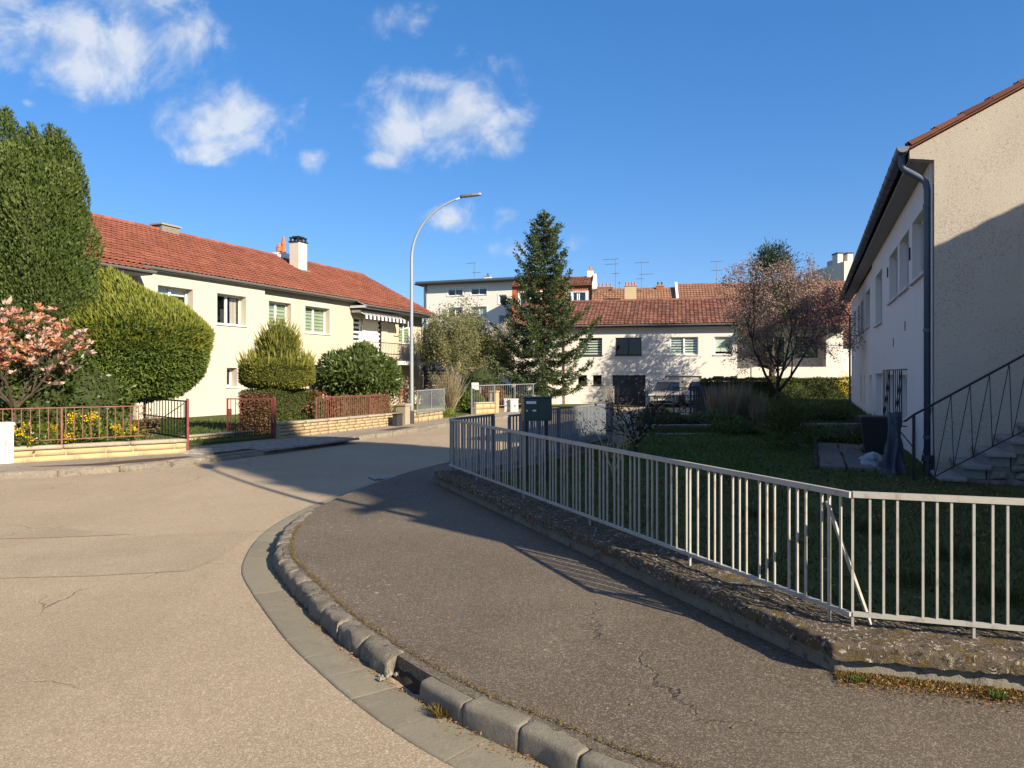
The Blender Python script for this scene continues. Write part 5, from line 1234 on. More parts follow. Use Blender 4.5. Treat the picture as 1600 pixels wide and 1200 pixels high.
# yellow flowering shrubs in front of the railing
for k, (px, Y, hh, rr_) in enumerate(((36, 12.95, .45, .26), (62, 13.25, .50, .30), (95, 13.5, .42, .32), (128, 13.75, .62, .30), (160, 14.1, .52, .36), (186, 14.35, .50, .33))):
    lab = ['yellow flowering shrub just right of the white cabinet', 'yellow flowering shrub, second right of the white cabinet', 'low yellow flowering shrub midway along the yellow wall', 'tallest yellow flowering shrub on the yellow wall', 'leafy shrub with yellow flower heads near the end of the red railing', 'last yellow flowering shrub before the open black gate', 'small yellow flowering shrub behind the white cabinet'][k]
    h0 = .24
    t = shrub('flowering_shrub', lab, 'shrub', (X(px, Y), Y + .12, gz(Y) + h0), [(0, rr_ * .5), (hh * .3, rr_ * 1.05), (hh * .65, rr_), (hh, .05)], 900, m['green_sh'] if k % 2 else m['laurel'], .085, .032, amp=.06, depth=.15, seed=50 + k, core=.5, group='yellow flowering shrubs along the wall')
    rng = np.random.default_rng(60 + k); nf = 6
    for f in range(nf):
        a = rng.uniform(0, 6.28); q = np.array([math.cos(a) * rr_ * .7, math.sin(a) * rr_ * .7 - .08, hh * rng.uniform(.55, 1.02)]); c = q + rng.normal(size=(42, 3)) * .036
        leaf_mesh('flower', c, rng.normal(size=(42, 3)) + np.array([0, 0, .6]), .035, .025, m['yellow'], t, rng.uniform(size=42), rng=rng)['kind'] = 'stuff'
shrub('dry_plant', 'straggly dry brown plant in front of the open black gate', 'plant', (X(222, 14.6), 14.65, .22), [(0, .1), (.3, .3), (.55, .28), (.75, .05)], 420, m['hedge_br'], .07, .02, amp=.1, depth=.3, seed=71, core=0)

# clipped hedge with a topiary yew growing out of it
hb = thing('box_hedge', 'clipped rectangular hedge, bare and brown on its street face, beside the red gate', 'hedge', (-6.3, 19.3, gz(19.3) + .12), math.atan2(.927, .375))
def box_leaves(name, x0, x1, y0, y1, z0, z1, n, mat, leaf, wid, par, seed, depth=.08, faces=None, bul=.04):
    rng = np.random.default_rng(seed); ar = np.array([(y1 - y0) * (z1 - z0)] * 2 + [(x1 - x0) * (z1 - z0)] * 2 + [(x1 - x0) * (y1 - y0)])
    if faces is not None: ar = ar * np.array(faces)
    f = rng.choice(5, n, p=ar / ar.sum()); u = rng.uniform(size=(n, 3)); p = np.array([x0, y0, z0]) + u * np.array([x1 - x0, y1 - y0, z1 - z0]); nx = np.zeros((n, 3))
    for k, (ax, v, s) in enumerate(((0, x0, -1), (0, x1, 1), (1, y0, -1), (1, y1, 1), (2, z1, 1))):
        q = f == k; p[q, ax] = v; nx[q, ax] = s
    # round the corners a little
    cc = np.array([(x0 + x1) / 2, (y0 + y1) / 2, (z0 + z1) / 2]); hd = np.array([x1 - x0, y1 - y0, z1 - z0]) / 2; q = np.abs((p - cc) / hd); e = np.sort(q, axis=1)[:, 1]
    p = p - (p - cc) / hd * (np.clip(e - .75, 0, 1) ** 1.5 * .35)[:, None] + nx * (bul * lumps(p, 3.5, seed))[:, None] - nx * (rng.uniform(size=n) ** 1.5 * depth)[:, None]
    return leaf_mesh(name, p, nx * .6 + rng.normal(size=(n, 3)) * .55 + np.array([0, 0, .2]), rng.uniform(.7, 1.3, n) * leaf, rng.uniform(.7, 1.3, n) * wid, mat, par, np.clip(rng.uniform(size=n) * .8 + .15 * lumps(p, 2, seed + 1), 0, 1), rng=rng)
box_leaves('foliage', 0, 1.85, 0, 1.15, 0, 1.17, 9500, m['hedge'], .06, .028, hb, 81, faces=(.0, 1, 1, 1, 1))
box_leaves('bare_twigs', -.02, .1, 0, 1.15, 0, 1.15, 3500, m['hedge_br'], .07, .022, hb, 82, faces=(1, 0, .3, .3, 0))
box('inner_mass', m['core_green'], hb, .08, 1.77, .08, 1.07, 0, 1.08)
ctr = Vector((-6.3, 19.3)) + U * .95 + Vector((-.927, .375)) * .58
prof = [(1.24, .2), (1.28, .80), (1.40, .98), (1.85, .98), (2.0, .86), (2.04, .5), (2.1, .52), (2.6, .50), (2.8, .36), (2.98, .05)]
YW = shrub('yew_topiary', 'tiered yew topiary with a round cap growing above the clipped hedge', 'topiary', (ctr.x, ctr.y, gz(20) + .12), prof, 24000, m['yew'], .07, .026, amp=.03, freq=4, depth=.10, out=.6, up=.35, seed=91, trunk=(.10, 1.3), core=.86, jit=.35)
rng = np.random.default_rng(93); n = 800
p, nx, lf = prof_pts([(1.75, .98), (2.0, .9), (2.02, .55), (2.5, .52), (2.8, .36), (3.0, .1)], n, rng, .05, 4, 91, 0)
leaf_mesh('shoots', p, nrmz(nx) * .5 + rng.normal(size=(n, 3)) * .2 + np.array([0, 0, 1.1]), rng.uniform(.14, .42, n), .03, m['yew'], YW, rng.uniform(.5, 1, n), rng=rng)['kind'] = 'stuff'

# cherry laurel ball and brown hedge behind the second red railing
shrub('laurel_ball', 'big round cherry laurel below the awning balcony', 'bush', gpt(562, 24.6, .17), [(.80, .55), (.98, 1.15), (1.35, 1.45), (1.75, 1.42), (2.1, 1.12), (2.38, .65), (2.52, .08)], 9500, m['laurel'], .18, .065, amp=.20, freq=2.6, depth=.35, seed=101, trunk=(.09, 1.3), core=.86, tint_b=.12)
bh = thing('brown_hedge', 'low brown-leaved hedge behind the rusty red railing', 'hedge', (-5.05, 21.3, gz(21) + .12), math.atan2(.927, .375)); box_leaves('foliage', 0, 2.9, .0, .6, 0, .92, 5200, m['hedge_br'], .07, .03, bh, 111, bul=.06); box('inner_mass', m['hedge_br'], bh, .06, 2.84, .06, .54, 0, .85)
shrub('red_bush', 'small copper-leaved bush at the near end of the brown hedge', 'shrub', (-5.55, 21.0, gz(20) + .15), [(0, .2), (.3, .5), (.7, .5), (1.05, .1)], 700, m['redshrub'], .09, .05, amp=.12, depth=.3, seed=113, core=.5)
branch_tree('rose_bush', 'thin leafy rose bush just left of the street lamp foot', 'shrub', (-4.0, 25.2, gz(25) + .1), .2, .02, 1.9, .5, 2, 117, m['bark_lt'], m['redshrub'], 420, .09, .05, n0=5, kids=3)

# trees and shrubs at the end of the street
branch_tree('budding_tree', 'tall loose budding tree beside the far corner of the cream house', 'tree', gpt(708, 43, .1), 1.0, .12, 6.6, .66, 4, 121, m['bark_lt'], m['bud'], 19000, .12, .06, n0=6, kids=4, jitter=.18, scale=(.62, .7, .98))
branch_tree('budding_tree', 'olive budding tree behind the pale twiggy bush', 'tree', gpt(745, 46, .1), .8, .11, 5.5, .75, 4, 123, m['bark_lt'], m['willow'], 17000, .12, .05, n0=6, kids=4, jitter=.16, scale=(.85, .85, .95))
branch_tree('blossom_tree', 'small white flowering tree left of the spruce against the flats', 'tree', gpt(777, 52, .1), 1.4, .10, 6.0, .6, 4, 127, m['bark_lt'], m['blossom_w'], 8500, .12, .08, n0=5, kids=4, jitter=.15, scale=(.62, .62, .95))
branch_tree('budding_tree', 'bare grey-green tree in the gap between the cream house and the flats', 'tree', gpt(672, 50, .1), 1.0, .10, 5.4, .6, 4, 129, m['bark'], m['bud'], 9000, .12, .06, n0=5, kids=4, jitter=.16, scale=(.6, .6, 1.0))
# pale twiggy bush
tw = thing('twiggy_bush', 'pale bare twiggy bush fanning out from one foot near the lamp', 'shrub', gpt(701, 31.5, .1)); rr = random.Random(131); mb = MB()
for k in range(150):
    a = rr.uniform(0, 6.28); s_ = rr.uniform(.15, 1.0); h_ = rr.uniform(1.2, 2.15); pts = [Vector((math.cos(a) * .05, math.sin(a) * .05, 0))]
    for j in range(1, 6): f = j / 5; pts.append(Vector((math.cos(a) * s_ * f ** .8 + rr.gauss(0, .03), math.sin(a) * s_ * f ** .8 + rr.gauss(0, .03), h_ * f * (1 - .12 * s_ * f))))
    mb.tube(pts, [.016, .013, .011, .009, .007, .005], 3, cap=False)
    for j in range(3):
        b = pts[rr.randint(2, 4)]; mb.tube([b, b + Vector((rr.gauss(0, .12), rr.gauss(0, .12), rr.uniform(.2, .45)))], [.007, .004], 3, cap=False)
o = obj('branches', mb, m['bark_lt'], tw); o['kind'] = 'stuff'
shrub('green_bush', 'bright green rounded bush right of the pale twiggy bush', 'bush', gpt(738, 33.5, .1), [(0, .4), (.3, .65), (.7, .6), (1.0, .3), (1.1, .05)], 2600, m['green_sh'], .10, .05, amp=.1, depth=.25, seed=141)
shrub('red_bush', 'round rust-red shrub beyond the wire fence', 'shrub', gpt(767, 36.5, .45), [(0, .3), (.3, .62), (.7, .62), (1.0, .2)], 1300, m['redshrub'], .10, .05, amp=.1, depth=.25, seed=143, core=.6)
shrub('dark_hedge', 'dark evergreen mass behind the white sign board', 'hedge', gpt(752, 41, .0), [(0, 1.0), (1.0, 1.3), (1.8, 1.1), (2.3, .2)], 5200, m['pine'], .12, .05, amp=.2, depth=.5, seed=145, core=.7)
shrub('weeds', 'rough green weeds at the foot of the pale twiggy bush', 'plant', gpt(690, 29.6, .08), [(0, .7), (.15, .7), (.32, .3), (.38, .05)], 900, m['green_sh'], .12, .02, amp=.1, depth=.1, seed=147, core=0, up=.9)

# spruce
SP = thing('spruce_tree', 'tall dark green spruce standing before the white house', 'tree', gpt(850, 43, .05)); rr = random.Random(151); rng = np.random.default_rng(151)
Hs = 11.5; mb = MB(); mb.tube([(0, 0, -.2), (0, 0, Hs * .5), (0, 0, Hs)], [.19, .11, .015], 8); obj('trunk', mb, m['bark'], SP)
bm_ = MB(); pts_, ax_, ln_ = [], [], []
z = 1.35
while z < Hs - .15:
    f = (z - 1.35) / (Hs - 1.35); R_ = 3.5 * (1 - f) ** .74 * (1.0 if f > .1 else .82 + 1.8 * f) + .04; nb = 7 if f < .85 else 5; a0 = rr.uniform(0, 6.28)
    for b in range(nb):
        a = a0 + 6.28 * b / nb + rr.uniform(-.3, .3); L = R_ * rr.uniform(.55, 1.22); rise = -.16 + .62 * f + rr.uniform(-.09, .09); poly_ = []
        for j in range(8):
            t = j / 7; poly_.append(np.array([math.cos(a) * L * t, math.sin(a) * L * t, z + L * (rise * t + .28 * t ** 3 - .10 * math.sin(t * 3.1))]))
        bm_.tube([Vector(p) for p in poly_], [.035 * (1 - f * .6) * (1 - .8 * j / 7) + .006 for j in range(8)], 4, cap=False)
        side = np.array([-math.sin(a), math.cos(a), 0]); nsp = int(12 + L * 36)
        for s_ in range(nsp):
            t = rr.uniform(.12, 1.0); k = min(6, int(t * 7)); p = poly_[k] + (poly_[k + 1] - poly_[k]) * (t * 7 - k); w_ = (1.02 - t) * L * .20 + .05; sg = rr.uniform(-1, 1); d = (poly_[k + 1] - poly_[k]); d = d / np.linalg.norm(d)
            q = p + side * sg * w_ + d * abs(sg) * w_ * .6 + np.array([0, 0, -abs(sg) * w_ * .22 - rr.uniform(0, .16) * (1 - f)])
            for _ in range(4):
                pts_.append(q + rng.normal(size=3) * .06); ax_.append(d * .7 + side * sg * .6 + rng.normal(size=3) * .45 + np.array([0, 0, -.15])); ln_.append(rr.uniform(.12, .22))
    z += .40 + .12 * (1 - f)
for k in range(120):
    pts_.append(np.array([rr.gauss(0, .05), rr.gauss(0, .05), Hs - rr.uniform(0, 1.3)])); ax_.append(np.array([rr.gauss(0, .5), rr.gauss(0, .5), .8])); ln_.append(rr.uniform(.10, .20))
n = len(pts_); leaf_mesh('crown', np.array(pts_), np.array(ax_), np.array(ln_), np.array(ln_) * .36, m['spruce'], SP, rng.uniform(size=n), rng=rng)
o = obj('limbs', bm_, m['bark'], SP); o['kind'] = 'stuff'

# pine behind the plum tree
PN = thing('pine_tree', 'dark pine with upright tufts rising behind the plum tree', 'tree', gpt(1206, 42.6, .3)); rr = random.Random(161); rng = np.random.default_rng(161)
mb = MB(); mb.tube([(0, 0, -.2), (0, 0, 8.2)], [.2, .04], 8); obj('trunk', mb, m['bark'], PN); pts_, ax_ = [], []; lm_ = MB()
for k in range(150):
    z = rr.uniform(1.6, 8.7); f = z / 8.8; a = rr.uniform(0, 6.28); L = (2.2 * (1 - f) ** .6 + .2) * rr.uniform(.6, 1.1); e = np.array([math.cos(a) * L, math.sin(a) * L, z + L * .45]); lm_.tube([(0, 0, z), tuple(e * .6 + np.array([0, 0, z * .4 - .1])), tuple(e)], [.04, .025, .01], 4, cap=False)
    c = np.repeat(e[None], 85, 0) + rng.normal(size=(85, 3)) * np.array([.24, .24, .26]); pts_.append(c); ax_.append((c - e) + np.array([0, 0, .35]) + rng.normal(size=(85, 3)) * .15)
o = obj('limbs', lm_, m['bark'], PN); o['kind'] = 'stuff'
P_ = np.concatenate(pts_); leaf_mesh('crown', P_, np.concatenate(ax_), rng.uniform(.14, .26, len(P_)), .05, m['pine'], PN, rng.uniform(size=len(P_)), rng=rng)

# plum tree in the garden on the right
PT, ends = branch_tree('plum_tree', 'spreading purple-leaved plum tree with a forked trunk in the right garden', 'tree', (X(1214, 30), 30, .2), .75, .10, 6.3, .72, 5, 173, m['bark_dk'], m['cherry'], 19000, .075, .048, n0=4, kids=3, jitter=.10, scale=(.68, .72, .86), up=.4, shrink=.66, minr=.005)

# hedge at the back of the right garden
bk = thing('hedge', 'long clipped evergreen hedge closing the right garden', 'hedge', (X(1100, 42), 42.0, 0), R(0)); box_leaves('foliage', 0, 8.8, 0, 1.0, -.2, 1.36, 17000, m['hedge'], .11, .05, bk, 181, bul=.10); box('inner_mass', m['core_green'], bk, .1, 8.7, .1, .9, -.3, 1.2)
shrub('forsythia', 'yellow flowering twigs at the right end of the hedge by the wall', 'shrub', (X(1322, 41), 41, .2), [(.2, .1), (.8, .5), (1.3, .55), (1.7, .2)], 420, m['yellow'], .07, .035, amp=.2, depth=.4, seed=183, core=0)

# grasses and shrubs of the right garden
def tuft(name, label, cat, loc, n, h, spread, mat, wid=.02, seed=0, lean=.5, group=None, part='blades'):
    rng = np.random.default_rng(seed); t = thing(name, label, cat, loc, 0, group); a = rng.uniform(0, 6.28, n); r = rng.uniform(0, 1, n) ** .5 * spread * .35
    p = np.stack([np.cos(a) * r, np.sin(a) * r, np.zeros(n)], 1); a2 = a + rng.normal(size=n) * .5; l = rng.uniform(.1, 1, n) * lean
    d1 = np.stack([np.cos(a2) * l * .6, np.sin(a2) * l * .6, np.ones(n)], 1); hh = rng.uniform(.5, 1.1, n) * h
    o = leaf_mesh(part, p, d1, hh, wid, mat, t, rng.uniform(size=n), rng=rng); return t
for k, (px, Y, hh, n) in enumerate(((1128, 22.5, 1.15, 420), (1150, 23.2, 1.25, 420), (1172, 23.6, 1.0, 380), (1195, 22.4, .6, 300))):
    tuft('ornamental_grass', ['dry tan ornamental grass at the left of the raised bed', 'tallest dry ornamental grass in the raised bed', 'dry ornamental grass nearest the plum trunk', 'short dry grass tuft at the edge of the raised bed'][k], 'grass tuft', (X(px, Y), Y, .2), n, hh, 1.1, m['grass_dry'], .022, 190 + k, .55, 'dry grasses in the raised bed')
shrub('broom_shrub', 'loose dark green shrub beside the paved path in the right garden', 'shrub', (X(1226, 15.4), 15.4, .05), [(0, .2), (.3, .5), (.7, .58), (1.0, .3), (1.15, .05)], 2200, m['hedge'], .16, .018, amp=.15, depth=.5, seed=201, core=0, up=1.0)
branch_tree('bare_shrub', 'dark leafless shrub behind the railing near the post box', 'shrub', (X(992, 14.6), 14.6, .05), .2, .04, 1.55, .75, 3, 211, m['bark_dk'], m['cherry_dk'], 600, .05, .03, n0=5, kids=4)
branch_tree('young_shrub', 'thin straw coloured twigs rising above the railing', 'shrub', (X(958, 9.6), 9.6, .05), .3, .018, 1.18, .35, 2, 213, m['bark_lt'], m['bud'], 130, .045, .025, n0=4, kids=3, minr=.004)
branch_tree('bare_shrub', 'small spiky plant on the raised bed in front of the hedge', 'shrub', (X(1270, 25), 25, .2), .1, .02, .9, .9, 2, 215, m['bark_lt'], m['hedge'], 200, .08, .03, n0=6, kids=3)
shrub('weeds', 'weeds growing at the foot of the pale house wall', 'plant', (X(1378, 18.6) - .25, 18.6, .0), [(0, .35), (.25, .4), (.5, .2), (.6, .05)], 420, m['hedge'], .14, .02, amp=.1, depth=.2, seed=217, core=0, up=.9)

def blades(name, area_pts, hfun, mat, hgt, wid, seed, zf):
    rng = np.random.default_rng(seed); P_ = np.array(area_pts); n = len(P_); z = np.array([zf(x, y) for x, y in P_]); p = np.column_stack([P_, z]); a = rng.normal(size=(n, 3)) * .5 + np.array([0, 0, 1.0]); o = leaf_mesh(name, p, a, rng.uniform(.5, 1.3, n) * hgt, wid, mat, None, np.clip(rng.uniform(size=n) * .8 + .2 * lumps(p, 1.2, seed), 0, 1), rng=rng); o['kind'] = 'stuff'; return o
def in_poly(pts, poly):
    x, y = pts[:, 0], pts[:, 1]; c = np.zeros(len(pts), bool); n = len(poly); j = n - 1
    for i in range(n):
        xi, yi = poly[i]; xj, yj = poly[j]; q = ((yi > y) != (yj > y)) & (x < (xj - xi) * (y - yi) / (yj - yi + 1e-12) + xi); c ^= q; j = i
    return c
rng = np.random.default_rng(221)
q = rng.uniform(size=(90000, 2)); q = np.column_stack([-1.5 + 11 * q[:, 0], 2.5 + 18 * q[:, 1] ** 1.35]); lp = [(FC.x + .2, FC.y + .16), (FC.x + 4, FC.y - 1.0), (7, 2.6), (6.6, 11.2), (9.5, 20), (3.7, 20), (2.6, 17), (TIP.x + .3, TIP.y)]
q = q[in_poly(q, lp)]
far_ = q[:, 1] > 11.5
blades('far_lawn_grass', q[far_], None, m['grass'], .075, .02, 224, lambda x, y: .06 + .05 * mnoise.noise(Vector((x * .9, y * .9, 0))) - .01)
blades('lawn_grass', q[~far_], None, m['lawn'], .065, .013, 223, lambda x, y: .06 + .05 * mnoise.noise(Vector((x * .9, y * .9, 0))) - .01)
q = rng.uniform(size=(30000, 2)); q = np.column_stack([3.7 + 16 * q[:, 0], 20.2 + 22 * q[:, 1]]); q = q[in_poly(q, [(11.8, 20.3), (13.5, 20.3), (19.5, 42), (10.9, 42), (8.3, 28.6), (7.2, 26.6), (11.9, 26.0)])]
blades('terrace_grass', q, None, m['grass'], .16, .022, 225, lambda x, y: .19 + .06 * mnoise.noise(Vector((x * .9, y * .9, 0))))
q = rng.uniform(size=(26000, 2)); q = np.column_stack([-13 + 11 * q[:, 0], 14 + 18 * q[:, 1]]); q = q[in_poly(q, [(-9.8, 13.2), (-6.75, 15.1), (-7.1, 16.2), (-6.1, 18.5), (-4.0, 24.8), (-5.4, 29), (-9, 30), (-12.8, 22)])]
blades('garden_grass', q, None, m['grass'], .10, .018, 227, lambda x, y: gz(y) + .16)

# darker plants of the right garden
def cover(label, x, y, z, rx, n, hh, sd, mt):
    return shrub('ground_cover', label, 'plants', (x, y, z), [(0, rx), (hh * .5, rx), (hh * .85, rx * .6), (hh, .05)], n, m[mt], .09, .035, amp=.12, depth=.2, seed=sd, core=.8, up=.6)
cover('dark leafy ground cover between the paved path and the raised bed', X(1325, 16.6), 16.9, .05, .9, 2600, .42, 301, 'laurel')
cover('dark ground cover plants left of the broom shrub on the bed edge', X(1150, 19.6), 19.6, .05, .8, 1900, .34, 303, 'hedge')
cover('dark trailing plants at the left end of the raised bed', X(1040, 21.5), 21.6, .2, .75, 1700, .34, 313, 'hedge')
cover('dark bushy plants in front of the tallest dry grass', X(1120, 21.3), 21.4, .2, .8, 2000, .30, 315, 'laurel')
cover('rough dark plants under the plum tree at the right of the raised bed', X(1290, 23), 23.2, .2, .9, 2000, .45, 317, 'hedge')
cover('dark shrub on the raised bed between the grasses and the broom shrub', X(1212, 24), 24.0, .2, .7, 1700, .6, 311, 'hedge')
# moss, litter and weeds along wall foot and kerb
def strewn(name, label_unused, path, wid, n, leaf, w_, mat, seed, h=0.0, flat=True, off_=0.0):
    rng = np.random.default_rng(seed); P_ = np.array([(p.x, p.y) for p in path]); k = rng.integers(0, len(P_) - 1, n); t = rng.uniform(size=(n, 1)); b = P_[k] * (1 - t) + P_[k + 1] * t; tn = P_[k + 1] - P_[k]; tn = tn / np.linalg.norm(tn, axis=1, keepdims=True); nn = np.column_stack([tn[:, 1], -tn[:, 0]])
    den = np.sin(b[:, :1] * 3.3 + b[:, 1:] * 2.1 + seed) + np.sin(b[:, :1] * 9.7 - b[:, 1:] * 7.7) * .7; keep = (den[:, 0] + rng.normal(size=n) * 1.1) > -.35
    b = b + nn * (off_ + np.abs(rng.normal(size=(n, 1))) * wid); b = b[keep]; n = len(b); z = np.array([gz(y) for y in b[:, 1]]) + h + rng.uniform(0, .012, n)
    a = rng.normal(size=(n, 3)) * (np.array([1, 1, .25]) if flat else np.array([.7, .7, .5])) + (0 if flat else np.array([0, 0, .7])); o = leaf_mesh(name, np.column_stack([b, z]), a, rng.uniform(.5, 1.4, n) * leaf, rng.uniform(.5, 1.4, n) * w_, mat, None, rng.uniform(size=n), rng=rng); o['kind'] = 'stuff'; return o
strewn('fallen_leaves', '', seg(WC, WC + W2 * 3.2, 40), .085, 9000, .016, .007, m['litter'], 231, PAV + .002)
strewn('moss', '', seg(WC, WC + W2 * 3.2, 40), .070, 22000, .013, .005, m['moss'], 233, PAV, False)
strewn('moss', '', seg(WC + W1 * 3.0, WC, 30), -.04, 4200, .013, .005, m['moss'], 235, PAV, False)
kb = [p for p in krs if p.y < 8]
strewn('fallen_leaves', '', [p + Vector((0, 0)) for p in kb if p.y > 1.5 and p.y < 5.5], -.030, 3800, .020, .0055, m['litter'], 237, .006)
strewn('moss', '', [p for p in offset(kb, .135) if p.y > 2 and p.y < 7.5], .018, 5200, .011, .005, m['moss'], 239, PAV - .004, False)
strewn('pebbles', '', seg(WC + W1 * 6.5, WC, 60), -.40, 1600, .017, .013, m['kerb'], 241, PAV + .002)
for k, (px, py, s_) in enumerate(((690, 1118, .07), (1338, 1066, .035), (1560, 1092, .045))):
    p = W(px, py, .01 if k == 0 else PAV)
    tuft('weed_tuft', ['yellowing weed tuft growing in the gutter by the kerb', 'tiny green weed at the corner foot of the low wall', 'green weed tuft at the wall foot near the right edge'][k], 'weed', p, 190, s_, s_ * 1.5, m['grass'] if k else m['moss'], .005, 250 + k, 2.2)
mb = MB()
for k in range(26):
    c = W(606 + random.uniform(-14, 20), 1046 + random.uniform(-14, 16), .02); s_ = random.uniform(.008, .022); mb.add([c + Vector((s_, 0, 0)), c + Vector((-s_, 0, 0)), c + Vector((0, s_, 0)), c + Vector((0, -s_, 0)), c + Vector((0, 0, s_)), c + Vector((0, 0, -s_))], [(0, 2, 4), (2, 1, 4), (1, 3, 4), (3, 0, 4), (2, 0, 5), (1, 2, 5), (3, 1, 5), (0, 3, 5)])
o = obj('rubble', mb, m['rubble']); o['kind'] = 'stuff'
q = np.random.default_rng(281).uniform(size=(1500, 2)); q = np.column_stack([1.5 + 5.2 * q[:, 0], 3.4 + 8 * q[:, 1] ** 1.5]); q = q[in_poly(q, lp)]; n = len(q); rng = np.random.default_rng(283)
o = leaf_mesh('fallen_leaves', np.column_stack([q, np.array([.085 + .05 * mnoise.noise(Vector((x * .9, y * .9, 0))) for x, y in q])]), rng.normal(size=(n, 3)) * np.array([1, 1, .4]), rng.uniform(.02, .05, n), .022, m['litter'], None, rng.uniform(size=n), rng=rng); o['kind'] = 'stuff'
q = np.random.default_rng(291).uniform(size=(260, 2)); q = np.column_stack([-2.2 + 4.4 * q[:, 0], 3.0 + 6 * q[:, 1]]); q = q[in_poly(q, [(-1.9, 8.5), (-1.2, 5.2), (.3, 3.3), (1.6, 3.0), (1.4, 4.0), (-.6, 8.8)])]; n = len(q); rng = np.random.default_rng(293)
o = leaf_mesh('fallen_leaves', np.column_stack([q, np.full(n, PAV + .003)]), rng.normal(size=(n, 3)) * np.array([1, 1, .2]), rng.uniform(.008, .022, n), .009, m['litter'], None, rng.uniform(size=n), rng=rng); o['kind'] = 'stuff'
for k, (px, Y, hh) in enumerate(((1420, 5.6, .16), (1490, 6.3, .20), (1180, 8.2, .18), (1560, 5.2, .15), (1360, 7.4, .18))):
    tuft('grass_tuft', ['long grass tuft left of the middle bars of the short railing', 'taller grass tuft deeper in the shaded lawn behind the short railing', 'grass tuft behind the middle of the long railing', 'grass tuft behind the bars at the right edge', 'grass tuft behind the corner of the two railings'][k], 'grass tuft', (X(px, Y), Y, .05), 160, hh, .45, m['lawn'], .009, 400 + k, 1.2, 'tufts in the shaded lawn')
# moss cushions on the coping
rng = np.random.default_rng(261)
pp_ = np.concatenate([np.array([(p.x, p.y) for p in seg(WC + N1 * .02, WC + W1 * 2.2 + N1 * .1, 60)]), np.array([(p.x, p.y) for p in seg(WC + Vector((.05, .08)), WC + W2 * 2.4 + N2 * .1, 90)])]); k = rng.integers(0, len(pp_), 6500); b = pp_[k] + rng.uniform(0, .26, (6500, 1)) * np.array([[.5, .6]]); dn_ = np.sin(b[:, 0] * 13) + np.sin(b[:, 1] * 17 + b[:, 0] * 6) + rng.normal(size=6500) * .5; b = b[dn_ > .7]
o = leaf_mesh('moss', np.column_stack([b, np.full(len(b), .274)]), rng.normal(size=(len(b), 3)) * .6 + np.array([0, 0, .6]), rng.uniform(.008, .022, len(b)), .007, m['moss'], None, rng.uniform(size=len(b)), rng=rng); o['kind'] = 'stuff'

# big conifer beyond the right edge: its shadow lies across the street
BT = thing('fir_tree', 'big fir tree beyond the right edge of the photo', 'tree', (16.6, -4.8, 0)); rng = np.random.default_rng(271)
prof = [(1.2, 2.8), (6, 3.0), (10, 3.0), (12, 2.95), (13.5, 2.7), (15.2, 2.0), (16.4, .9), (17.3, .05)]
p, nx, lf = prof_pts(prof, 30000, rng, .30, 1.3, 271, .8)
leaf_mesh('crown', p, nrmz(nx) * .6 + rng.normal(size=p.shape) * .5, rng.uniform(.3, .6, len(p)), .22, m['pine'], BT, rng.uniform(size=len(p)), rng=rng); core_mesh('inner_mass', prof, m['core_green'], BT, .8, amp=.3)
mb = MB(); mb.tube([(0, 0, -.1), (0, 0, 9)], [.3, .15], 8); obj('trunk', mb, m['bark'], BT)
# ------------------------------------------------------------------ street lamps
def lamp(label, loc, hgt, arm, yaw, arc_from, group=None):
    t = thing('street_lamp', label, 'street lamp', loc, yaw, group); R_ = arm; pts = [(0, 0, .0), (0, 0, .6), (0, 0, arc_from * .5), (0, 0, arc_from)]; n = 12
    for k in range(1, n + 1):
        a = k / n * R(72); pts.append((arm * (1 - math.cos(a)) / (1 - math.cos(R(72))) * .80, 0, arc_from + (hgt - .16 - arc_from) * math.sin(a) / math.sin(R(72))))
    mb = MB(); mb.tube(pts, [.075, .073, .062, .05] + [.05 - .018 * k / n for k in range(1, n + 1)], 10); pole = obj('pole', mb, m['lamp_pole'], t, smooth=True)
    mb = MB(); mb.lathe([(.002, .095), (.42, .09), (.44, .08)], 12); obj('base_sleeve', mb, m['anth'], t)
    ex, ez = pts[-1][0], pts[-1][2]; sl = .28; h = MB(); L = arm * .30
    out = [(0, .04), (.05, .075), (.25, .12), (.55, .13), (.85, .10), (.98, .04)]; vs = []
    for s, hw in out:
        x = ex - .06 + s * (L + .1); z = ez + (s * (L + .1)) * sl * .45
        vs += [(x, -hw, z), (x, hw, z), (x, hw * .8, z + .075), (x, -hw * .8, z + .075)]
    fs = [(0, 1, 2, 3)] + [tuple(4 * i + a for a in ()) for i in ()]
    for i in range(len(out) - 1):
        for k in range(4): fs.append((4 * i + k, 4 * i + (k + 1) % 4, 4 * i + 4 + (k + 1) % 4, 4 * i + 4 + k))
    b = 4 * (len(out) - 1); fs.append((b + 3, b + 2, b + 1, b)); h.add(vs, fs); hd = obj('lamp_head', h, m['lamp_head'], t)
    d = MB(); x0, x1 = ex + L * .2, ex + L * .9; zz = lambda x: ez + (x - ex + .06) * sl * .45 - .006; d.add([(x0, -.08, zz(x0)), (x0, .08, zz(x0)), (x1, .07, zz(x1)), (x1, -.07, zz(x1))], [(0, 1, 2, 3)]); obj('lens', d, m['lamp_dif'], hd)
    return t
q = W(643, 662, PAV)
lamp('tall grey street lamp with a curved arm at the end of the yellow wall', q, Z(300, q.y) - q.z, 2.12, R(4), Z(405, q.y) - q.z)
lamp('street lamp beyond the right edge of the photo', V3(4.15, 2.72, PAV), 6.4, 1.85, R(114), 4.2)

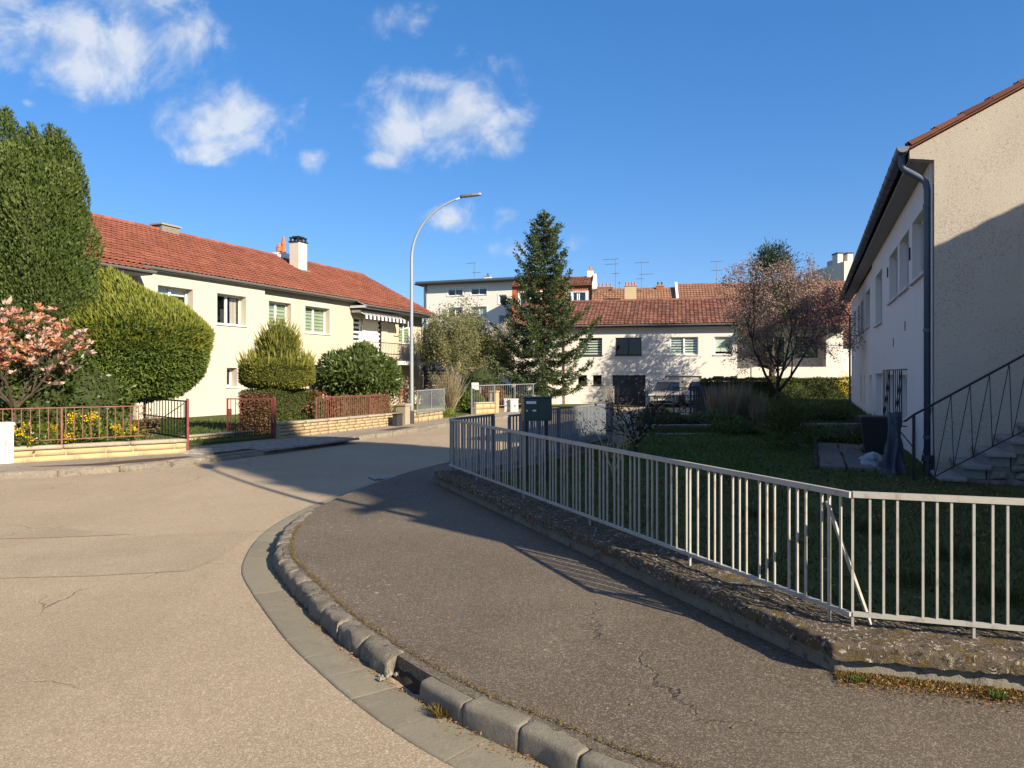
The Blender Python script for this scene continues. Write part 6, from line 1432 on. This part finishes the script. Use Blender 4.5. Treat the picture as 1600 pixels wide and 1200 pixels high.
# ------------------------------------------------------------------ cabinets, sign, bin, sacks
def cabinet(label, loc, w_, d_, h_, yaw, group=None, notice=False):
    t = thing('utility_cabinet', label, 'cabinet', loc, yaw, group); box('body', m['boxwhite'], t, -w_ / 2, w_ / 2, -d_ / 2, d_ / 2, 0, h_ - .05, b=.008); box('lid', m['boxwhite'], t, -w_ / 2 - .02, w_ / 2 + .02, -d_ / 2 - .02, d_ / 2 + .02, h_ - .049, h_, b=.01)
    dd = box('door', m['boxwhite'], t, -w_ / 2 + .04, w_ / 2 - .04, -d_ / 2 - .014, -d_ / 2 - .001, .08, h_ - .09); box('latch', m['zinc'], dd, w_ / 2 - .14, w_ / 2 - .09, -d_ / 2 - .03, -d_ / 2 - .015, h_ * .45, h_ * .58)
    box('label_plate', m['pvc'], dd, -.12, .08, -d_ / 2 - .018, -d_ / 2 - .0145, h_ * .30, h_ * .36)
    if notice: box('notice', m['plate'], dd, -.1, .1, -d_ / 2 - .018, -d_ / 2 - .0145, h_ * .6, h_ * .8)
    return t
dg = math.atan2(d1.y, d1.x); q = W(-32, 727, PAV)
cabinet('white electricity cabinet against the yellow wall at the left edge', (q.x + .05, q.y + .16, PAV), .66, .32, .70, dg)
q = W(795, 639, .08); cabinet('left one of the two white cabinets by the wire fence', (X(794, 35.2), 35.2, gz(35) + .08), .36, .3, .66, R(-6), 'white cabinets by the wire fence'); cabinet('right and wider of the two white cabinets, with a grey notice', (X(803.5, 34.9), 35.0, gz(35) + .08), .36, .3, .66, R(-6), 'white cabinets by the wire fence', True)
t = thing('sign_board', 'small blank white board on a thin post in the bushes', 'sign', (X(742.5, 34.5), 34.5, gz(34))); box('post', m['lamp_pole'], t, .22, .26, -.02, .02, 0, 1.3); box('board', m['boxwhite'], t, -.17, .17, -.03, -.021, 1.16, 1.50)
t = thing('slat_fence', 'brown slatted fence between the cream house and the twiggy bush', 'fence', (X(663, 46.5), 46.2, gz(46)), R(-10))
for k in range(11): box('slat', m['slatwood'], t, 0, 1.7, -.012, .012, .15 + .2 * k, .15 + .2 * k + .16)
for x in (.02, .85, 1.68): box('post', m['slatwood'], t, x - .04, x + .04, .014, .09, -.2, 2.4)
t = thing('garden_building', 'dark timber shed wall deep in the shade under the spruce', 'shed', (X(800, 46.8), 46.8, gz(46) - .1), R(-12)); box('wall', m['grey_pl'], t, 0, 2.2, 0, 1.6, 0, 2.1); box('door', m['anth'], t, .3, 1.0, -.03, -.002, 0, 1.95); box('window', m['anth'], t, 1.3, 1.9, -.03, -.002, 1.0, 1.7); box('roof', m['anth'], t, -.15, 2.35, -.2, 1.7, 2.102, 2.2)

bn = thing('wheelie_bin', 'black wheelie bin beside the pale house wall', 'bin', (X(1369, 14.2), 14.2, .0), aR + R(90))
mb = MB(); mb.add([(-.20, -.20, .06), (.20, -.20, .06), (.20, .20, .06), (-.20, .20, .06), (-.26, -.27, .78), (.26, -.27, .78), (.26, .27, .78), (-.26, .27, .78)], [(0, 3, 2, 1), (4, 5, 6, 7), (0, 1, 5, 4), (1, 2, 6, 5), (2, 3, 7, 6), (3, 0, 4, 7)]); obj('body', mb, m['bin'], bn)
box('lid', m['bin'], bn, -.28, .28, -.29, .29, .782, .835, b=.015); box('handle', m['bin'], bn, -.2, .2, .29, .33, .74, .77)
for sx in (-.22, .22): mb = MB(); mb.tube([(sx - .02, .2, .08), (sx + .02, .2, .08)], .08, 10); obj('wheel', mb, m['rubber'], bn)
def lumpy(name, label, cat, loc, sx, sy, sz, mat, seed, amp=.18, fold=0.0, part='cloth'):
    t = thing(name, label, cat, loc); bm = bmesh.new(); bmesh.ops.create_icosphere(bm, subdivisions=4, radius=1.0)
    for v in bm.verts:
        d = v.co.normalized(); n_ = mnoise.noise(d * 1.8 + Vector((seed, 0, 0))) * amp + mnoise.noise(d * 5 + Vector((0, seed, 0))) * amp * .5
        r = 1 + n_ + (fold * math.sin(math.atan2(d.y, d.x) * 9 + d.z * 2 + seed) * (.55 - .45 * d.z)); v.co = Vector((d.x * sx * r, d.y * sy * r, d.z * sz * (1 + n_ * .5) + sz * .8))
        if v.co.z < 0: v.co.z *= .1
    me = bpy.data.meshes.new(part); bm.to_mesh(me); bm.free(); link(part, me, mat, t, smooth=True); return t
lumpy('plastic_sack', 'pale blue plastic sack lying in front of the black bin', 'sack', (X(1362, 12.4), 12.4, .02), .19, .17, .17, m['sack'], 3, .3)
# tarpaulin gathered at the top and hanging in folds
tb = thing('tarpaulin', 'dark blue tarpaulin hanging in folds beside the foot of the steps', 'tarpaulin', (X(1397, 11.9) - .02, 11.85, .0), aR)
mb = MB(); nA, nZ = 48, 14; vs = []
for j in range(nZ + 1):
    f = j / nZ; z = 1.02 * (1 - f); r = .10 + .10 * f ** 1.5 + (.10 if f > .93 else 0)
    for k in range(nA):
        a = 6.283 * k / nA; fo = (.12 + .30 * f) * math.sin(a * 6 + f * 2.5) + .22 * math.sin(a * 2 + 1 + f * 2) + .10 * math.sin(a * 11 - f * 3) + .35 * mnoise.noise(Vector((math.cos(a) * 1.5, math.sin(a) * 1.5, f * 4))); vs.append((r * (1 + fo) * math.cos(a) * 1.0, r * (1 + fo) * math.sin(a) * .8, z + .02 * math.sin(a * 5)))
mb.add(vs, [(j * nA + k, (j + 1) * nA + k, (j + 1) * nA + (k + 1) % nA, j * nA + (k + 1) % nA) for j in range(nZ) for k in range(nA)] + [tuple(range(nA))]); obj('cloth', mb, m['tarp'], tb, smooth=True)
box('stake', m['wood_dk'], tb, -.02, .02, -.02, .02, 0, 1.0)

# garden path, log edging, terrace walls, dark gate
pth = thing('garden_path', None, None); pth['kind'] = 'structure'; o_ = W(1300, 752, -.15)
a0 = Vector((X(1276, 12.3), 12.3)); 
for i in range(9):
    for j in range(3):
        p = a0 + U * (i * .85 + .4) + NR * (j * .42 + .25) + Vector((random.uniform(-.02, .02), random.uniform(-.02, .02))); b_ = box('paving_slab', m['pathslab'], pth, -.41, .41, -.20, .20, -.22, .055 + random.uniform(-.006, .006), loc=(p.x, p.y, .06), rz=math.atan2(.927, .375) + random.uniform(-.02, .02), b=.008)
eg = thing('log_edging', 'edging of short upright dark logs along the paved path', 'edging', (a0.x, a0.y, -.05), math.atan2(.927, .375))
for i in range(52):
    mb = MB(); h_ = .20 + random.uniform(-.02, .03); mb.lathe([(-.1, .045), (h_ - .015, .045), (h_, .035)], 8, i * .095, 0); obj('log', mb, m['wood_dk'], eg)
def dry_wall(label, p0, p1, z0, h, th, seed):
    d = p1 - p0; t = thing('retaining_wall', label, 'wall', (p0.x, p0.y, z0), math.atan2(d.y, d.x)); L = d.length; rr = random.Random(seed); x = 0
    box('core', m['soil'], t, 0, L, .03, th, -.1, h - .07)
    while x < L:
        l = min(rr.uniform(.55, .95), L - x)
        if l < .1: break
        me = stone_mesh('kerb_block', l - .01, th, .09, .008, rr.randrange(9999), nx=4, ny=2, nz=2); me.materials.append(m['rubble']); link('block', me, None, t, (x + l / 2, 0, h - .09)); x += l
    return t
dry_wall('lower retaining edge between the lawn and the raised bed', Vector((3.0, 19.0)), Vector((10.0, 19.6)), -.03, .13, .16, 3)
dry_wall('upper retaining edge in front of the dry ornamental grasses', Vector((3.6, 20.4)), Vector((10.6, 21.0)), .02, .22, .16, 4)
gwl = thing('garden_wall', 'low grey wall along the far side of the right garden', 'wall', (4.3, 25.5, -.17), math.atan2(1.1, 2.7)); box('wall_body', m['grey_pl'], gwl, 0, 2.9, 0, .18, -.2, .30); box('coping', m['coping'], gwl, -.03, 2.93, -.03, .21, .302, .36)
railing('railing', 'thin dark pipe railing before the parked grey car', 'railing', Vector((4.4, 25.65)), Vector((6.9, 26.65)), .30, 1.0, np.arange(.05, 3, .24), m['iron'], bw=.009, bd=.009, rail=(.024, .024), posts=(.01, 2.6), post_z=.25, z0=-.12)
railing('railing', 'dark pipe railing continuing to the black gate', 'railing', Vector((5.9, 27.0)), Vector((6.95, 27.4)), .30, 1.25, np.arange(.05, 3, .24), m['iron'], bw=.014, bd=.014, rail=(.03, .03), posts=(.01, 1.1), post_z=.25, z0=-.1)
bg_ = thing('black_gate', 'solid black metal gate panel left of the garden hedge', 'gate', (X(1083, 27.5), 27.5, .05), R(-20)); 
for k in range(14): box('slat', m['anth'], bg_, k * .085, k * .085 + .075, -.012, .012, 0, 1.15 + .03 * math.sin(k))
box('frame', m['iron'], bg_, -.05, 1.25, .014, .04, .08, .14); box('rail', m['iron'], bg_, -.05, 1.25, .014, .04, .95, 1.0)
for x in (-.09, 1.26): box('post', m['iron'], bg_, x - .035, x + .035, -.035, .035, -.3, 1.25)
gp = W(949, 660, .1)
gpp = thing('gate_pillar', 'pale block pillar at the end of the slate railing by the dark garage', 'pillar', (X(951, 34), 34, gz(34)), aM); box('shaft', m['rubble'], gpp, -.25, .25, -.2, .2, 0, 1.35, b=.015); 
mb = MB(); mb.tube([(-.25, 0, 1.35), (-.25, 0, 1.62), (.42, 0, 1.62), (.42, 0, .0)], .022, 5); obj('handrail', mb, m['iron'], gpp)

# ------------------------------------------------------------------ parked cars
def car(label, loc, yaw, paint, group):
    t = thing('parked_car', label, 'car', loc, yaw, group)         # front towards local -y
    def loft(st, n=14):
        mb = MB(); vs = []; fs = []
        for y, zb, zs, zt, hw, tw_ in st:                           # bottom, shoulder, top, half width, top half width
            for sx, z in ((-.86, zb), (-1, zb + .12), (-1, zs), (-tw_ / hw, zt), (0, zt + .025), (tw_ / hw, zt), (1, zs), (1, zb + .12), (.86, zb)): vs.append((sx * hw, y, z))
        k = 9
        for i in range(len(st) - 1):
            for j in range(k): fs.append((i * k + j, i * k + (j + 1) % k, (i + 1) * k + (j + 1) % k, (i + 1) * k + j))
        fs += [tuple(range(k)), tuple(reversed(range((len(st) - 1) * k, len(st) * k)))]; mb.add(vs, [tuple(reversed(f)) for f in fs], .3); return mb
    body = loft([(-2.20, .32, .58, .66, .66, .50), (-2.12, .24, .68, .78, .82, .62), (-1.9, .22, .78, .89, .90, .72), (-1.2, .24, .90, .98, .92, .76), (-.95, .24, .94, 1.02, .92, .80), (.2, .24, .98, 1.06, .92, .84), (1.5, .26, 1.0, 1.08, .92, .82), (2.05, .30, .98, 1.08, .88, .78), (2.2, .38, .85, .95, .78, .66)])
    obj('body', body, paint, t, smooth=False)
    gh = MB(); vs = []
    for y, zz, hw in ((-1.10, 1.02, .85), (-.30, 1.53, .68), (-.05, 1.57, .66)): vs += [(-hw, y, zz), (hw, y, zz)]
    gh.add(vs, [(0, 1, 3, 2)]); obj('windscreen', gh, m['car_glass'], t)
    cb = MB(); st = [(-.28, 1.56, .60, .80), (.5, 1.62, .60, .84), (1.3, 1.60, .58, .84), (1.75, 1.50, .54, .80)]
    cb.add([(-.86, -1.0, 1.04), (.86, -1.0, 1.04), (.85, 2.0, 1.08), (-.85, 2.0, 1.08), (-.68, -.27, 1.54), (.68, -.27, 1.54), (.60, 1.75, 1.50), (-.60, 1.75, 1.50)], [(0, 4, 7, 3), (1, 2, 6, 5), (2, 3, 7, 6)]); obj('side_windows', cb, m['car_glass'], t)
    rf = MB(); vs = []; k = 0
    for y, z, hw in ((-.34, 1.55, .70), (.0, 1.64, .72), (.7, 1.68, .72), (1.4, 1.62, .68), (1.8, 1.52, .62)): vs += [(-hw, y, z - .04), (-hw * .9, y, z + .01), (hw * .9, y, z + .01), (hw, y, z - .04)]
    rf.add(vs, [(4 * i + j, 4 * i + j + 1, 4 * i + j + 5, 4 * i + j + 4) for i in range(4) for j in range(3)]); obj('roof', rf, paint, t)
    for s in (-1, 1):
        pl2 = MB(); pl2.tube([(s * .86, -1.08, 1.03), (s * .69, -.3, 1.54), (s * .68, .3, 1.58)], .035, 5); obj('pillar', pl2, paint, t)
        mr = MB(); mr.bbox(s * .99 - .09, s * .99 + .09, -.82, -.70, 1.02, 1.16, .02); obj('wing_mirror', mr, paint, t)
        hl = MB(); hl.bbox(min(s * .50, s * .87), max(s * .50, s * .87), -2.20, -1.96, .715, .835, .025); obj('headlight', hl, m['headlamp'], t)
        dr_ = box('running_light', m['headlamp'], t, s * .70 - .03, s * .70 + .03, -2.20, -2.155, .42, .66)
        for y in (-1.42, 1.35):
            w_ = MB(); w_.tube([(s * .93 - s * .2, y, .33), (s * .93, y, .33)], .33, 18); ty = obj('wheel', w_, m['rubber'], t); r_ = MB(); r_.tube([(s * .93, y, .33), (s * .945, y, .33)], .22, 14); obj('rim', r_, m['chrome'], ty)
    gr_ = box('grille', m['anth'], t, -.50, .50, -2.222, -2.12, .565, .735)
    for z in (.585, .625, .665): box('grille_bar', m['chrome'], gr_, -.42, .42, -2.228, -2.2225, z, z + .012)
    mb = MB(); mb.tube([(0, -2.236, .655), (0, -2.226, .655)], .055, 10); obj('badge', mb, m['chrome'], gr_)
    box('lower_grille', m['rubber'], t, -.58, .58, -2.225, -2.1, .30, .42); box('number_plate', m['plate'], t, -.26, .26, -2.240, -2.2285, .455, .555); box('bumper_strip', m['chrome'], t, -.6, .6, -2.226, -2.12, .262, .285)
    for x in (-.35, .25): w_ = MB(); w_.tube([(x, -1.04, 1.07), (x + .45, -.86, 1.18)], .012, 4); obj('wiper', w_, m['rubber'], t)
    return t
car('grey compact SUV parked in front of the beige garage door', (X(1053, 45.2), 46.6, gz(45) - .02), R(-22), m['car_grey'], 'cars parked before the garages')
car('silver car parked half behind the garden hedge', (X(1106, 45), 46.0, gz(45) + .03), R(-22), m['car_silver'], 'cars parked before the garages')

dg_ = W(603, 747, .004); dt = thing('drain_grate', 'small iron drain grate set in the road in the shade before the wall tip', 'drain', dg_, R(28))
box('frame', m['darkmetal'], dt, -.24, .24, -.16, .16, -.02, .006)
for k in range(7): box('bar', m['zinc'], dt, -.21 + k * .062, -.18 + k * .062, -.13, .13, .0065, .014)
